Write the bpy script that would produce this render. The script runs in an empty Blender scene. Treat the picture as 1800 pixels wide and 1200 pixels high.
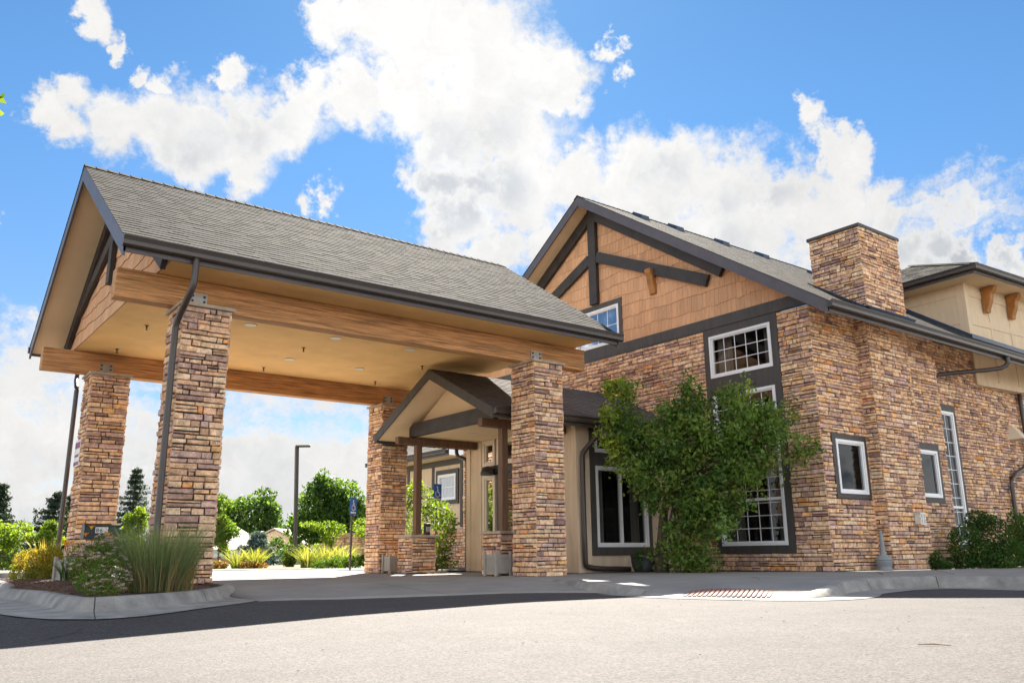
import bpy, math, random
import numpy as np
from mathutils import Vector, Matrix

S = bpy.context.scene
COL = S.collection
R = math.radians

# ------------------------------------------------------------------ camera
CR = (0.79604816, -0.60515914, -0.00947384)
CU = (-0.14015284, -0.19954465, 0.96981396)
CF = (0.58878223, 0.77069083, 0.24366193)
CP = (-3.42819675, -12.63194962, 0.46087793)
cam_d = bpy.data.cameras.new('camera')
cam = bpy.data.objects.new('camera', cam_d)
COL.objects.link(cam)
M = Matrix(((CR[0], CU[0], -CF[0], CP[0]), (CR[1], CU[1], -CF[1], CP[1]), (CR[2], CU[2], -CF[2], CP[2]), (0, 0, 0, 1)))
cam.matrix_world = M
cam_d.sensor_width = 36
cam_d.lens = 1489.04 / 1800 * 36
cam_d.clip_end = 5000
cam_d.clip_start = 0.05
S.camera = cam

# ------------------------------------------------------------------ light
SUN = Vector((0.62, 0.86, 1.0)).normalized()
SUN_EL = math.asin(SUN.z)
SUN_AZ = math.atan2(SUN.x, SUN.y)
sun_d = bpy.data.lights.new('sun', 'SUN')
sun_d.energy = 4.2
sun_d.angle = R(0.55)
sun_d.color = (1.0, 0.93, 0.82)
sun = bpy.data.objects.new('sun', sun_d)
COL.objects.link(sun)
sun.rotation_euler = SUN.to_track_quat('Z', 'Y').to_euler()
S.view_settings.view_transform = 'Standard'
S.view_settings.look = 'None'
S.view_settings.gamma = 1
S.view_settings.use_curve_mapping = False
S.view_settings.exposure = 2.55

W = bpy.data.worlds.new('World')
S.world = W
W.use_nodes = True
SKY_STR = 0.05
CLOUDS = [  # unit direction of each cloud puff and its angular radius
    (0.0918, 0.8978, 0.4307, 0.0294), (0.1200, 0.8888, 0.4424, 0.0357), (0.1597, 0.8836, 0.4401, 0.0478), (0.2049, 0.8727, 0.4432, 0.0576),
    (0.2522, 0.8605, 0.4427, 0.0609), (0.2952, 0.8419, 0.4517, 0.0561), (0.3325, 0.8222, 0.4619, 0.0439), (0.2385, 0.8778, 0.4154, 0.0380),
    (0.2896, 0.8630, 0.4140, 0.0366), (0.1190, 0.8992, 0.4210, 0.0326), (0.1802, 0.8469, 0.5003, 0.0172), (0.1998, 0.8483, 0.4903, 0.0228),
    (0.2712, 0.8209, 0.5026, 0.0234), (0.1114, 0.8389, 0.5327, 0.0253), (0.1378, 0.8445, 0.5175, 0.0142), (0.3410, 0.7563, 0.5584, 0.0415),
    (0.3774, 0.7341, 0.5645, 0.0557), (0.4232, 0.7140, 0.5578, 0.0704), (0.4748, 0.6893, 0.5472, 0.0781), (0.5193, 0.6749, 0.5243, 0.0681),
    (0.5520, 0.6491, 0.5234, 0.0487), (0.4189, 0.7543, 0.5055, 0.0572), (0.3761, 0.7804, 0.4995, 0.0469), (0.3443, 0.7994, 0.4925, 0.0353),
    (0.4830, 0.7352, 0.4755, 0.0727), (0.5375, 0.6942, 0.4786, 0.0655), (0.5696, 0.6509, 0.5019, 0.0332), (0.5908, 0.5965, 0.5433, 0.0212),
    (0.6091, 0.6036, 0.5145, 0.0200), (0.5979, 0.5856, 0.5474, 0.0169), (0.4854, 0.7679, 0.4180, 0.0442), (0.5170, 0.7499, 0.4128, 0.0554),
    (0.5570, 0.7207, 0.4127, 0.0666), (0.5101, 0.7748, 0.3735, 0.0491), (0.6031, 0.6780, 0.4201, 0.0487), (0.6513, 0.6341, 0.4168, 0.0586),
    (0.6930, 0.5896, 0.4149, 0.0580), (0.7355, 0.5488, 0.3974, 0.0573), (0.7699, 0.5068, 0.3878, 0.0494), (0.7944, 0.4661, 0.3894, 0.0458),
    (0.7972, 0.4376, 0.4159, 0.0246), (0.8225, 0.4356, 0.3659, 0.0328), (0.7814, 0.4595, 0.4221, 0.0248), (0.7614, 0.4694, 0.4472, 0.0221),
    (0.6879, 0.6279, 0.3640, 0.0809), (0.7537, 0.5602, 0.3437, 0.0794), (0.8041, 0.4843, 0.3448, 0.0700), (0.6018, 0.7201, 0.3452, 0.0523),
    (0.5544, 0.7569, 0.3460, 0.0449), (0.8374, 0.4316, 0.3355, 0.0273), (0.8620, 0.3976, 0.3143, 0.0308), (0.8766, 0.3772, 0.2987, 0.0291),
    (0.8565, 0.4215, 0.2979, 0.0298), (0.8957, 0.3364, 0.2907, 0.0258), (0.3809, 0.8378, 0.3912, 0.0218), (0.0710, 0.9393, 0.3356, 0.0127),
]
def build_world():
    nt = W.node_tree
    N = nt.nodes
    L = nt.links
    for n in list(N): N.remove(n)
    def new(t, **k):
        n = N.new(t)
        for a, b in k.items(): setattr(n, a, b)
        return n
    def val(sock, v):
        if hasattr(v, 'links') or hasattr(v, 'is_output'): L.new(v, sock)
        else: sock.default_value = v
    def math_(op, a, b=0.0, c=None, clamp=False):
        n = new('ShaderNodeMath', operation=op); n.use_clamp = clamp
        val(n.inputs[0], a); val(n.inputs[1], b)
        if c is not None: val(n.inputs[2], c)
        return n.outputs[0]
    def vmath(op, a, b=None, s=None):
        n = new('ShaderNodeVectorMath', operation=op)
        val(n.inputs[0], a)
        if b is not None: val(n.inputs[1], b)
        if s is not None: val(n.inputs['Scale'], s)
        return n.outputs['Value'] if op in ('DISTANCE', 'DOT_PRODUCT', 'LENGTH') else n.outputs['Vector']
    def noise(vec, scale, detail, rough=0.55, dist=0.0):
        n = new('ShaderNodeTexNoise', noise_dimensions='3D')
        L.new(vec, n.inputs['Vector']); n.inputs['Scale'].default_value = scale
        n.inputs['Detail'].default_value = detail; n.inputs['Roughness'].default_value = rough
        n.inputs['Distortion'].default_value = dist
        return n
    def smooth(x, a, b):
        n = new('ShaderNodeMapRange', interpolation_type='SMOOTHSTEP')
        val(n.inputs['Value'], x); n.inputs['From Min'].default_value = a; n.inputs['From Max'].default_value = b
        return n.outputs['Result']
    tc = new('ShaderNodeTexCoord').outputs['Generated']
    D = vmath('NORMALIZE', tc)
    # fluffy domain warp
    n1 = noise(D, 9, 6, 0.6); n2 = noise(D, 30, 5, 0.65)
    w1 = vmath('SCALE', vmath('SUBTRACT', n1.outputs['Color'], (0.5, 0.5, 0.5)), s=0.11)
    w2 = vmath('SCALE', vmath('SUBTRACT', n2.outputs['Color'], (0.5, 0.5, 0.5)), s=0.055)
    P = vmath('ADD', vmath('ADD', D, w1), w2)
    field = None
    for (x, y, z, r) in CLOUDS:
        d = vmath('DISTANCE', P, (x, y, z))
        f = math_('MULTIPLY_ADD', d, -1.0 / r, 1.0)
        field = f if field is None else math_('SMOOTH_MAX', field, f, 0.12)
    sep = new('ShaderNodeSeparateXYZ'); L.new(D, sep.inputs[0])
    el = sep.outputs['Z']
    # hazy bank of cloud low above the horizon, and loose puffs round the rest of the sky
    lowv = new('ShaderNodeMapping'); L.new(P, lowv.inputs[0]); lowv.inputs['Scale'].default_value = (1, 1, 2.6)
    ln = noise(lowv.outputs[0], 4.2, 7, 0.6)
    low = math_('ADD', math_('MULTIPLY_ADD', ln.outputs['Fac'], 3.2, -1.62), math_('MULTIPLY_ADD', el, -3.6, 0.92))
    facing = vmath('DOT_PRODUCT', D, (CF[0], CF[1], CF[2]))
    awayn = noise(P, 2.6, 6, 0.55)
    away = math_('ADD', math_('MULTIPLY_ADD', awayn.outputs['Fac'], 2.4, -1.25), math_('MULTIPLY', smooth(facing, 0.82, 0.55), 0.1))
    away = math_('SUBTRACT', away, math_('MULTIPLY', smooth(facing, 0.6, 0.78), 3.0))
    field = math_('MAXIMUM', field, math_('MAXIMUM', low, away))
    fine = noise(D, 60, 6, 0.7)
    field = math_('ADD', field, math_('MULTIPLY_ADD', fine.outputs['Fac'], 0.62, -0.31))
    cover = smooth(field, -0.06, 0.48)
    # thicker middles of the clouds let less of the sun through
    gn = noise(D, 7, 4, 0.5)
    thick = math_('MULTIPLY', math_('MULTIPLY', smooth(field, 0.3, 0.85), smooth(gn.outputs['Fac'], 0.40, 0.66)), math_('MULTIPLY', math_('MULTIPLY_ADD', smooth(el, 0.52, 0.38), 0.85, 0.15), math_('MULTIPLY_ADD', smooth(el, 0.14, 0.3), 0.65, 0.35)))
    toward = smooth(vmath('DOT_PRODUCT', D, tuple(SUN)), 0.86, 0.985)
    bright = math_('MULTIPLY_ADD', toward, 0.02, 0.15)
    bright = math_('MULTIPLY', bright, math_('MULTIPLY_ADD', thick, -0.30, 1.0))
    bn_ = noise(P, 22, 5, 0.6)
    bright = math_('MULTIPLY', bright, math_('MULTIPLY_ADD', bn_.outputs['Fac'], 0.36, 0.83))
    back = smooth(facing, 0.7, 0.1)
    bright = math_('MULTIPLY', bright, math_('MULTIPLY_ADD', back, 2.1, 1.0))  # extra gain on unseen clouds behind the view, added to fill shaded walls
    cc = new('ShaderNodeMix', data_type='RGBA'); val(cc.inputs[0], thick)
    cc.inputs[6].default_value = (1.0, 0.99, 0.97, 1); cc.inputs[7].default_value = (0.90, 0.95, 1.03, 1)
    cs = vmath('SCALE', cc.outputs[2], s=math_('MULTIPLY', bright, 1.0 / SKY_STR))
    sky = new('ShaderNodeTexSky', sky_type='NISHITA')
    sky.sun_disc = False; sky.sun_elevation = SUN_EL; sky.sun_rotation = SUN_AZ
    sky.air_density = 1.0; sky.dust_density = 0.25; sky.ozone_density = 3.0; sky.altitude = 1600
    mix = new('ShaderNodeMix', data_type='RGBA')
    tv = new('ShaderNodeMix', data_type='RGBA'); val(tv.inputs[0], smooth(el, 0.08, 0.5))
    tv.inputs[6].default_value = (0.44, 0.455, 0.47, 1); tv.inputs[7].default_value = (0.35, 0.525, 0.58, 1)
    tn = vmath('MULTIPLY', sky.outputs[0], tv.outputs[2])
    L.new(cover, mix.inputs[0]); L.new(tn, mix.inputs[6]); L.new(cs, mix.inputs[7])
    bg = new('ShaderNodeBackground'); bg.inputs['Strength'].default_value = SKY_STR
    L.new(mix.outputs[2], bg.inputs['Color'])
    out = new('ShaderNodeOutputWorld'); L.new(bg.outputs[0], out.inputs['Surface'])

build_world()
W.cycles.sampling_method = 'MANUAL'
W.cycles.sample_map_resolution = 1024

# ------------------------------------------------------------------ materials
MATS = {}
def mat(name, color=(0.5, 0.5, 0.5), rough=0.7, tint=False, var=0.0, vscale=3.0, bump=0.0, bscale=40.0, metal=0.0, spec=0.5,
        trans=0.0, grain=None, detail=6, stretch=None, coords='Object'):
    m = bpy.data.materials.new(name); m.use_nodes = True
    nt = m.node_tree; N = nt.nodes; L = nt.links
    b = N['Principled BSDF']
    b.inputs['Roughness'].default_value = rough
    b.inputs['Metallic'].default_value = metal
    b.inputs['Specular IOR Level'].default_value = spec
    tc = N.new('ShaderNodeTexCoord').outputs[coords]
    if stretch:
        mp = N.new('ShaderNodeMapping'); mp.inputs['Scale'].default_value = stretch
        L.new(tc, mp.inputs[0]); tc = mp.outputs[0]
    if tint:
        a = N.new('ShaderNodeAttribute'); a.attribute_name = 'tint'; col = a.outputs['Color']
    else:
        c = N.new('ShaderNodeRGB'); c.outputs[0].default_value = (*color, 1); col = c.outputs[0]
    def nz(scale, det=detail, rg=0.6):
        n = N.new('ShaderNodeTexNoise'); n.inputs['Scale'].default_value = scale; n.inputs['Detail'].default_value = det
        n.inputs['Roughness'].default_value = rg; L.new(tc, n.inputs['Vector']); return n
    def mul(col, fac_out, lo, hi, a=0.3, b_=0.7):
        mr = N.new('ShaderNodeMapRange'); L.new(fac_out, mr.inputs[0])
        mr.inputs['From Min'].default_value = a; mr.inputs['From Max'].default_value = b_
        mr.inputs['To Min'].default_value = lo; mr.inputs['To Max'].default_value = hi
        v = N.new('ShaderNodeVectorMath'); v.operation = 'SCALE'; L.new(col, v.inputs[0]); L.new(mr.outputs[0], v.inputs['Scale'])
        return v.outputs[0]
    if var: col = mul(col, nz(vscale).outputs['Fac'], 1 - var, 1 + var)
    if grain: col = mul(col, nz(grain[0], 2, 0.7).outputs['Fac'], 1 - grain[1], 1 + grain[1])
    L.new(col, b.inputs['Base Color'])
    if bump:
        bp = N.new('ShaderNodeBump'); bp.inputs['Strength'].default_value = bump; bp.inputs['Distance'].default_value = 0.02
        L.new(nz(bscale).outputs['Fac'], bp.inputs['Height']); L.new(bp.outputs[0], b.inputs['Normal'])
    if trans:
        t = N.new('ShaderNodeBsdfTranslucent'); mx = N.new('ShaderNodeMixShader'); mx.inputs[0].default_value = trans
        tv = N.new('ShaderNodeVectorMath'); tv.operation = 'MULTIPLY'; L.new(col, tv.inputs[0]); tv.inputs[1].default_value = (1.9, 1.75, 0.5)
        L.new(tv.outputs[0], t.inputs['Color'])
        L.new(b.outputs[0], mx.inputs[1]); L.new(t.outputs[0], mx.inputs[2])
        L.new(mx.outputs[0], N['Material Output'].inputs['Surface'])
    MATS[name] = m
    return m

mat('ledgestone', tint=True, rough=0.88, var=0.42, vscale=11, bump=0.9, bscale=30, spec=0.2, grain=(70, 0.28))
mat('mortar', (0.035, 0.029, 0.026), 0.95, bump=0.3, bscale=90)
mat('cap_stone', (0.42, 0.34, 0.25), 0.85, var=0.18, vscale=6, bump=0.3, bscale=60)
mat('asphalt_shingle', tint=True, rough=0.95, grain=(140, 0.3), spec=0.05, bump=0.25, bscale=150)
mat('cedar_shake', tint=True, rough=0.85, var=0.14, vscale=4, stretch=(14, 14, 1), bump=0.25, bscale=14)
mat('beam_wood', (0.50, 0.245, 0.095), 0.7, var=0.62, vscale=2.2, stretch=(0.7, 16, 16), bump=0.35, bscale=9, grain=(26, 0.18))
mat('post_wood', (0.16, 0.085, 0.045), 0.7, var=0.35, vscale=3, stretch=(12, 12, 0.8), bump=0.3, bscale=10)
mat('dark_timber', (0.034, 0.027, 0.024), 0.6, var=0.35, vscale=3, bump=0.25, bscale=30)
mat('dark_trim', (0.062, 0.055, 0.049), 0.6, var=0.2, vscale=2, stretch=(5, 5, 0.6), bump=0.12, bscale=80)
mat('bronze_metal', (0.05, 0.037, 0.031), 0.38, var=0.12, vscale=2, spec=0.6)
mat('plum_fascia', (0.085, 0.07, 0.075), 0.42, var=0.14, vscale=3, spec=0.6, bump=0.08, bscale=30)
mat('soffit_tan', (0.82, 0.51, 0.20), 0.8, var=0.1, vscale=1.3, bump=0.12, bscale=120)
mat('soffit_pale', (0.74, 0.55, 0.34), 0.8, var=0.07, vscale=1.2, bump=0.12, bscale=120)
mat('stucco_tan', (0.66, 0.52, 0.365), 0.9, var=0.12, vscale=1.6, stretch=(4, 4, 0.6), bump=0.3, bscale=150)
mat('beige_panel', (0.70, 0.55, 0.375), 0.85, var=0.08, vscale=2, bump=0.2, bscale=70, stretch=(3, 3, 0.6))
mat('white_vinyl', (0.80, 0.80, 0.80), 0.35, var=0.03, vscale=3)
mat('cream_frame', (0.72, 0.62, 0.47), 0.5, var=0.04)
mat('room_dark', (0.10, 0.085, 0.07), 0.9, var=0.3, vscale=2)
mat('curtain_cloth', (0.42, 0.38, 0.33), 0.9, var=0.2, vscale=2, stretch=(10, 10, 0.5))
mat('steel_plate', (0.36, 0.34, 0.31), 0.45, var=0.2, vscale=8, metal=0.5)
mat('black_bolt', (0.025, 0.023, 0.022), 0.5)
mat('blue_flashing', (0.03, 0.05, 0.09), 0.35, var=0.2, vscale=4)
mat('copper_wood', (0.36, 0.15, 0.035), 0.6, var=0.3, vscale=5, bump=0.2, bscale=20)
mat('concrete', (0.26, 0.243, 0.222), 0.9, var=0.16, vscale=1.1, bump=0.2, bscale=110, grain=(130, 0.14))
mat('kerb_concrete', (0.28, 0.265, 0.24), 0.9, var=0.36, vscale=3.4, bump=0.3, bscale=60, grain=(120, 0.16))
mat('mulch_soil', (0.075, 0.04, 0.024), 0.95, var=0.5, vscale=14, bump=0.9, bscale=45)
mat('bark', (0.11, 0.08, 0.06), 0.9, var=0.4, vscale=8, bump=0.7, bscale=30, stretch=(4, 4, 1))
mat('leaf', tint=True, rough=0.55, trans=0.42, spec=0.2)
mat('needle', tint=True, rough=0.6, trans=0.15, spec=0.3)
mat('petal', tint=True, rough=0.6, trans=0.3, spec=0.2)
mat('planter_grey', (0.34, 0.315, 0.27), 0.75, var=0.12, vscale=5, bump=0.15, bscale=50, stretch=(8, 8, 1))
mat('mailbox_green', (0.022, 0.034, 0.034), 0.45, var=0.15, vscale=4)
mat('sign_white', (0.78, 0.77, 0.75), 0.5)
mat('sign_plum', (0.24, 0.06, 0.14), 0.5)
mat('sign_blue', (0.02, 0.14, 0.50), 0.45)
mat('ink_black', (0.012, 0.012, 0.012), 0.5)
mat('grey_plastic', (0.24, 0.26, 0.27), 0.55, var=0.08)
mat('barrel_slate', (0.05, 0.052, 0.058), 0.7, var=0.25, vscale=5)
mat('lamp_white', (0.82, 0.80, 0.74), 0.5)
mat('light_lens', (0.72, 0.68, 0.60), 0.4)
mat('brick_red_pad', (0.27, 0.13, 0.105), 0.85, var=0.15, vscale=10, bump=0.2, bscale=60)
mat('house_white', (0.74, 0.76, 0.80), 0.8, var=0.05)
mat('house_roof', (0.44, 0.37, 0.32), 0.9, var=0.15, vscale=4, grain=(40, 0.2))
mat('fence_wood', (0.30, 0.19, 0.13), 0.85, var=0.3, vscale=2, stretch=(6, 6, 1))
mat('orange_wood', (0.62, 0.28, 0.05), 0.7, var=0.15, vscale=4)
mat('earth', (0.13, 0.13, 0.07), 0.95, var=0.35, vscale=0.4, bump=0.4, bscale=12)
mat('dead_leaf', (0.2, 0.11, 0.05), 0.8)

def asphalt():
    m = mat('asphalt', (0.052, 0.0455, 0.0418), 0.92, var=0.14, vscale=0.55, bump=0.0)
    nt = m.node_tree; N = nt.nodes; L = nt.links; b = N['Principled BSDF']
    col = b.inputs['Base Color'].links[0].from_socket
    tc = N.new('ShaderNodeTexCoord').outputs['Object']
    vo = N.new('ShaderNodeTexVoronoi'); vo.inputs['Scale'].default_value = 80; L.new(tc, vo.inputs['Vector'])
    sep = N.new('ShaderNodeSeparateColor'); L.new(vo.outputs['Color'], sep.inputs[0])
    mr = N.new('ShaderNodeMapRange'); L.new(sep.outputs[0], mr.inputs[0]); mr.inputs['To Min'].default_value = 0.42; mr.inputs['To Max'].default_value = 1.6
    v = N.new('ShaderNodeVectorMath'); v.operation = 'SCALE'; L.new(col, v.inputs[0]); L.new(mr.outputs[0], v.inputs['Scale'])
    hue = N.new('ShaderNodeMix'); hue.data_type = 'RGBA'; hue.blend_type = 'MULTIPLY'; hue.inputs[0].default_value = 1
    ramp = N.new('ShaderNodeMix'); ramp.data_type = 'RGBA'; L.new(sep.outputs[1], ramp.inputs[0])
    ramp.inputs[6].default_value = (1.06, 0.97, 0.92, 1); ramp.inputs[7].default_value = (0.94, 1.0, 1.07, 1)
    L.new(v.outputs[0], hue.inputs[6]); L.new(ramp.outputs[2], hue.inputs[7])
    n2 = N.new('ShaderNodeTexNoise'); n2.inputs['Scale'].default_value = 2.4; n2.inputs['Detail'].default_value = 8; n2.inputs['Roughness'].default_value = 0.7
    L.new(tc, n2.inputs['Vector'])
    m2 = N.new('ShaderNodeMapRange'); L.new(n2.outputs['Fac'], m2.inputs[0]); m2.inputs['From Min'].default_value = 0.3; m2.inputs['From Max'].default_value = 0.7
    m2.inputs['To Min'].default_value = 0.8; m2.inputs['To Max'].default_value = 1.14
    v2 = N.new('ShaderNodeVectorMath'); v2.operation = 'SCALE'; L.new(hue.outputs[2], v2.inputs[0]); L.new(m2.outputs[0], v2.inputs['Scale'])
    L.new(v2.outputs[0], b.inputs['Base Color'])
    bp = N.new('ShaderNodeBump'); bp.inputs['Strength'].default_value = 0.6; bp.inputs['Distance'].default_value = 0.006
    L.new(vo.outputs['Distance'], bp.inputs['Height']); L.new(bp.outputs[0], b.inputs['Normal'])
asphalt()

def glass_mat(name, tintc, refl):
    m = bpy.data.materials.new(name); m.use_nodes = True
    nt = m.node_tree; N = nt.nodes; L = nt.links
    N.remove(N['Principled BSDF'])
    t = N.new('ShaderNodeBsdfTransparent'); t.inputs[0].default_value = (*tintc, 1)
    g = N.new('ShaderNodeBsdfGlossy'); g.inputs['Roughness'].default_value = 0.02; g.inputs[0].default_value = (0.9, 0.95, 1, 1)
    f = N.new('ShaderNodeFresnel'); f.inputs[0].default_value = 1.5
    a = N.new('ShaderNodeMath'); a.operation = 'MULTIPLY_ADD'; L.new(f.outputs[0], a.inputs[0]); a.inputs[1].default_value = 0.5; a.inputs[2].default_value = refl
    mx = N.new('ShaderNodeMixShader'); L.new(a.outputs[0], mx.inputs[0]); L.new(t.outputs[0], mx.inputs[1]); L.new(g.outputs[0], mx.inputs[2])
    L.new(mx.outputs[0], N['Material Output'].inputs['Surface'])
    MATS[name] = m
glass_mat('window_glass', (0.6, 0.61, 0.6), 0.0)
mat('blind_glass', (0.42, 0.46, 0.52), 0.12, var=0.1, vscale=2, spec=0.7)
glass_mat('sky_glass', (0.35, 0.37, 0.4), 0.45)

# ------------------------------------------------------------------ mesh helpers
BASE = {}
def V(*a): return np.array(a, float)
def unit(a):
    a = np.array(a, float); return a / np.linalg.norm(a)

class MB:
    def __init__(s): s.v = []; s.f = []; s.mi = []; s.c = []
    def pts(s, p):
        n = len(s.v); s.v.extend([tuple(map(float, q)) for q in p]); return n
    def face(s, idx, mi=0, c=(1, 1, 1)): s.f.append(tuple(idx)); s.mi.append(mi); s.c.append(c)
    def quad(s, a, b, c, d, mi=0, col=(1, 1, 1)):
        n = s.pts((a, b, c, d)); s.face((n, n + 1, n + 2, n + 3), mi, col)
    def poly(s, P, mi=0, col=(1, 1, 1)):
        n = s.pts(P); s.face(range(n, n + len(P)), mi, col)
    def hexa(s, P, mi=0, col=(1, 1, 1)):  # 4 bottom then 4 top
        n = s.pts(P)
        for q in ((3, 2, 1, 0), (4, 5, 6, 7), (0, 1, 5, 4), (1, 2, 6, 5), (2, 3, 7, 6), (3, 0, 4, 7)):
            s.face([n + i for i in q], mi, col)
    def box(s, lo, hi, mi=0, col=(1, 1, 1)):
        x0, y0, z0 = lo; x1, y1, z1 = hi
        s.hexa(((x0, y0, z0), (x1, y0, z0), (x1, y1, z0), (x0, y1, z0), (x0, y0, z1), (x1, y0, z1), (x1, y1, z1), (x0, y1, z1)), mi, col)
    def bar(s, p, q, a, b, mi=0, col=(1, 1, 1)):  # box from p to q; a, b are the two full cross-section edge vectors
        p = V(*p); q = V(*q); a = V(*a) / 2; b = V(*b) / 2
        s.hexa((p - a - b, p + a - b, p + a + b, p - a + b, q - a - b, q + a - b, q + a + b, q - a + b), mi, col)
    def prism(s, P, e, mi=0, col=(1, 1, 1)):
        P = [V(*p) for p in P]; e = V(*e); k = len(P)
        n = s.pts(P + [p + e for p in P])
        s.face([n + i for i in reversed(range(k))], mi, col); s.face([n + k + i for i in range(k)], mi, col)
        for i in range(k):
            j = (i + 1) % k; s.face((n + i, n + j, n + k + j, n + k + i), mi, col)
    def tube(s, path, r, seg=8, mi=0, col=(1, 1, 1), caps=True):
        path = [V(*p) for p in path]
        rs = r if hasattr(r, '__len__') else [r] * len(path)
        up = V(0.31, 0.17, 0.93); n0 = len(s.v)
        for i, p in enumerate(path):
            t = unit(path[min(i + 1, len(path) - 1)] - path[max(i - 1, 0)])
            a = np.cross(t, up)
            if np.linalg.norm(a) < 1e-3: a = np.cross(t, V(1, 0, 0))
            a = unit(a); b = np.cross(t, a)
            s.pts([p + rs[i] * (math.cos(k * 2 * math.pi / seg) * a + math.sin(k * 2 * math.pi / seg) * b) for k in range(seg)])
        for i in range(len(path) - 1):
            for k in range(seg):
                k2 = (k + 1) % seg
                s.face((n0 + i * seg + k, n0 + i * seg + k2, n0 + (i + 1) * seg + k2, n0 + (i + 1) * seg + k), mi, col)
        if caps:
            s.face([n0 + k for k in reversed(range(seg))], mi, col)
            e = n0 + (len(path) - 1) * seg
            s.face([e + k for k in range(seg)], mi, col)
    def lathe(s, c, prof, seg=20, mi=0, col=(1, 1, 1)):
        c = V(*c); n0 = len(s.v)
        for r, z in prof:
            s.pts([c + V(r * math.cos(k * 2 * math.pi / seg), r * math.sin(k * 2 * math.pi / seg), z) for k in range(seg)])
        for i in range(len(prof) - 1):
            for k in range(seg):
                k2 = (k + 1) % seg
                s.face((n0 + i * seg + k, n0 + i * seg + k2, n0 + (i + 1) * seg + k2, n0 + (i + 1) * seg + k), mi, col)
        s.face([n0 + k for k in reversed(range(seg))], mi, col)
        e = n0 + (len(prof) - 1) * seg; s.face([e + k for k in range(seg)], mi, col)
    def build(s, name, mats, parent=None, smooth=False, loc=None, bevel=0):
        if isinstance(mats, str): mats = [mats]
        base = BASE[parent.name] if parent else (V(*loc) if loc is not None else V(0, 0, 0))
        me = bpy.data.meshes.new(name)
        v = np.array(s.v) - base if len(s.v) else np.zeros((0, 3))
        me.from_pydata(v.tolist(), [], s.f)
        for m in mats: me.materials.append(MATS[m])
        if len(mats) > 1: me.polygons.foreach_set('material_index', s.mi)
        c = np.ones((len(s.f), 4), np.float32); c[:, :3] = np.array(s.c, np.float32)
        at = me.attributes.new('tint', 'FLOAT_COLOR', 'FACE'); at.data.foreach_set('color', c.ravel())
        if smooth: me.polygons.foreach_set('use_smooth', [True] * len(s.f))
        me.update()
        o = bpy.data.objects.new(name, me); COL.objects.link(o)
        if parent: o.parent = parent; BASE[o.name] = base
        else: o.location = base; BASE[o.name] = base
        if bevel:
            bm = o.modifiers.new('bevel', 'BEVEL'); bm.width = bevel; bm.segments = 2; bm.limit_method = 'ANGLE'
        return o

def thing(name, label, cat, loc, group=None):
    o = bpy.data.objects.new(name, None); COL.objects.link(o)
    o.empty_display_size = 0.2
    o.location = loc; o['label'] = label; o['category'] = cat
    if group: o['group'] = group
    BASE[o.name] = V(*loc)
    return o
def tag(o, label, cat, group=None):
    o['label'] = label; o['category'] = cat
    if group: o['group'] = group
    return o
def structure(o): o['kind'] = 'structure'; return o
def copy_part(o, parent, off):
    c = o.copy(); COL.objects.link(c); c.parent = parent
    c.location = Vector(o.location) + Vector(off); BASE[c.name] = BASE[o.name]
    return c

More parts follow.
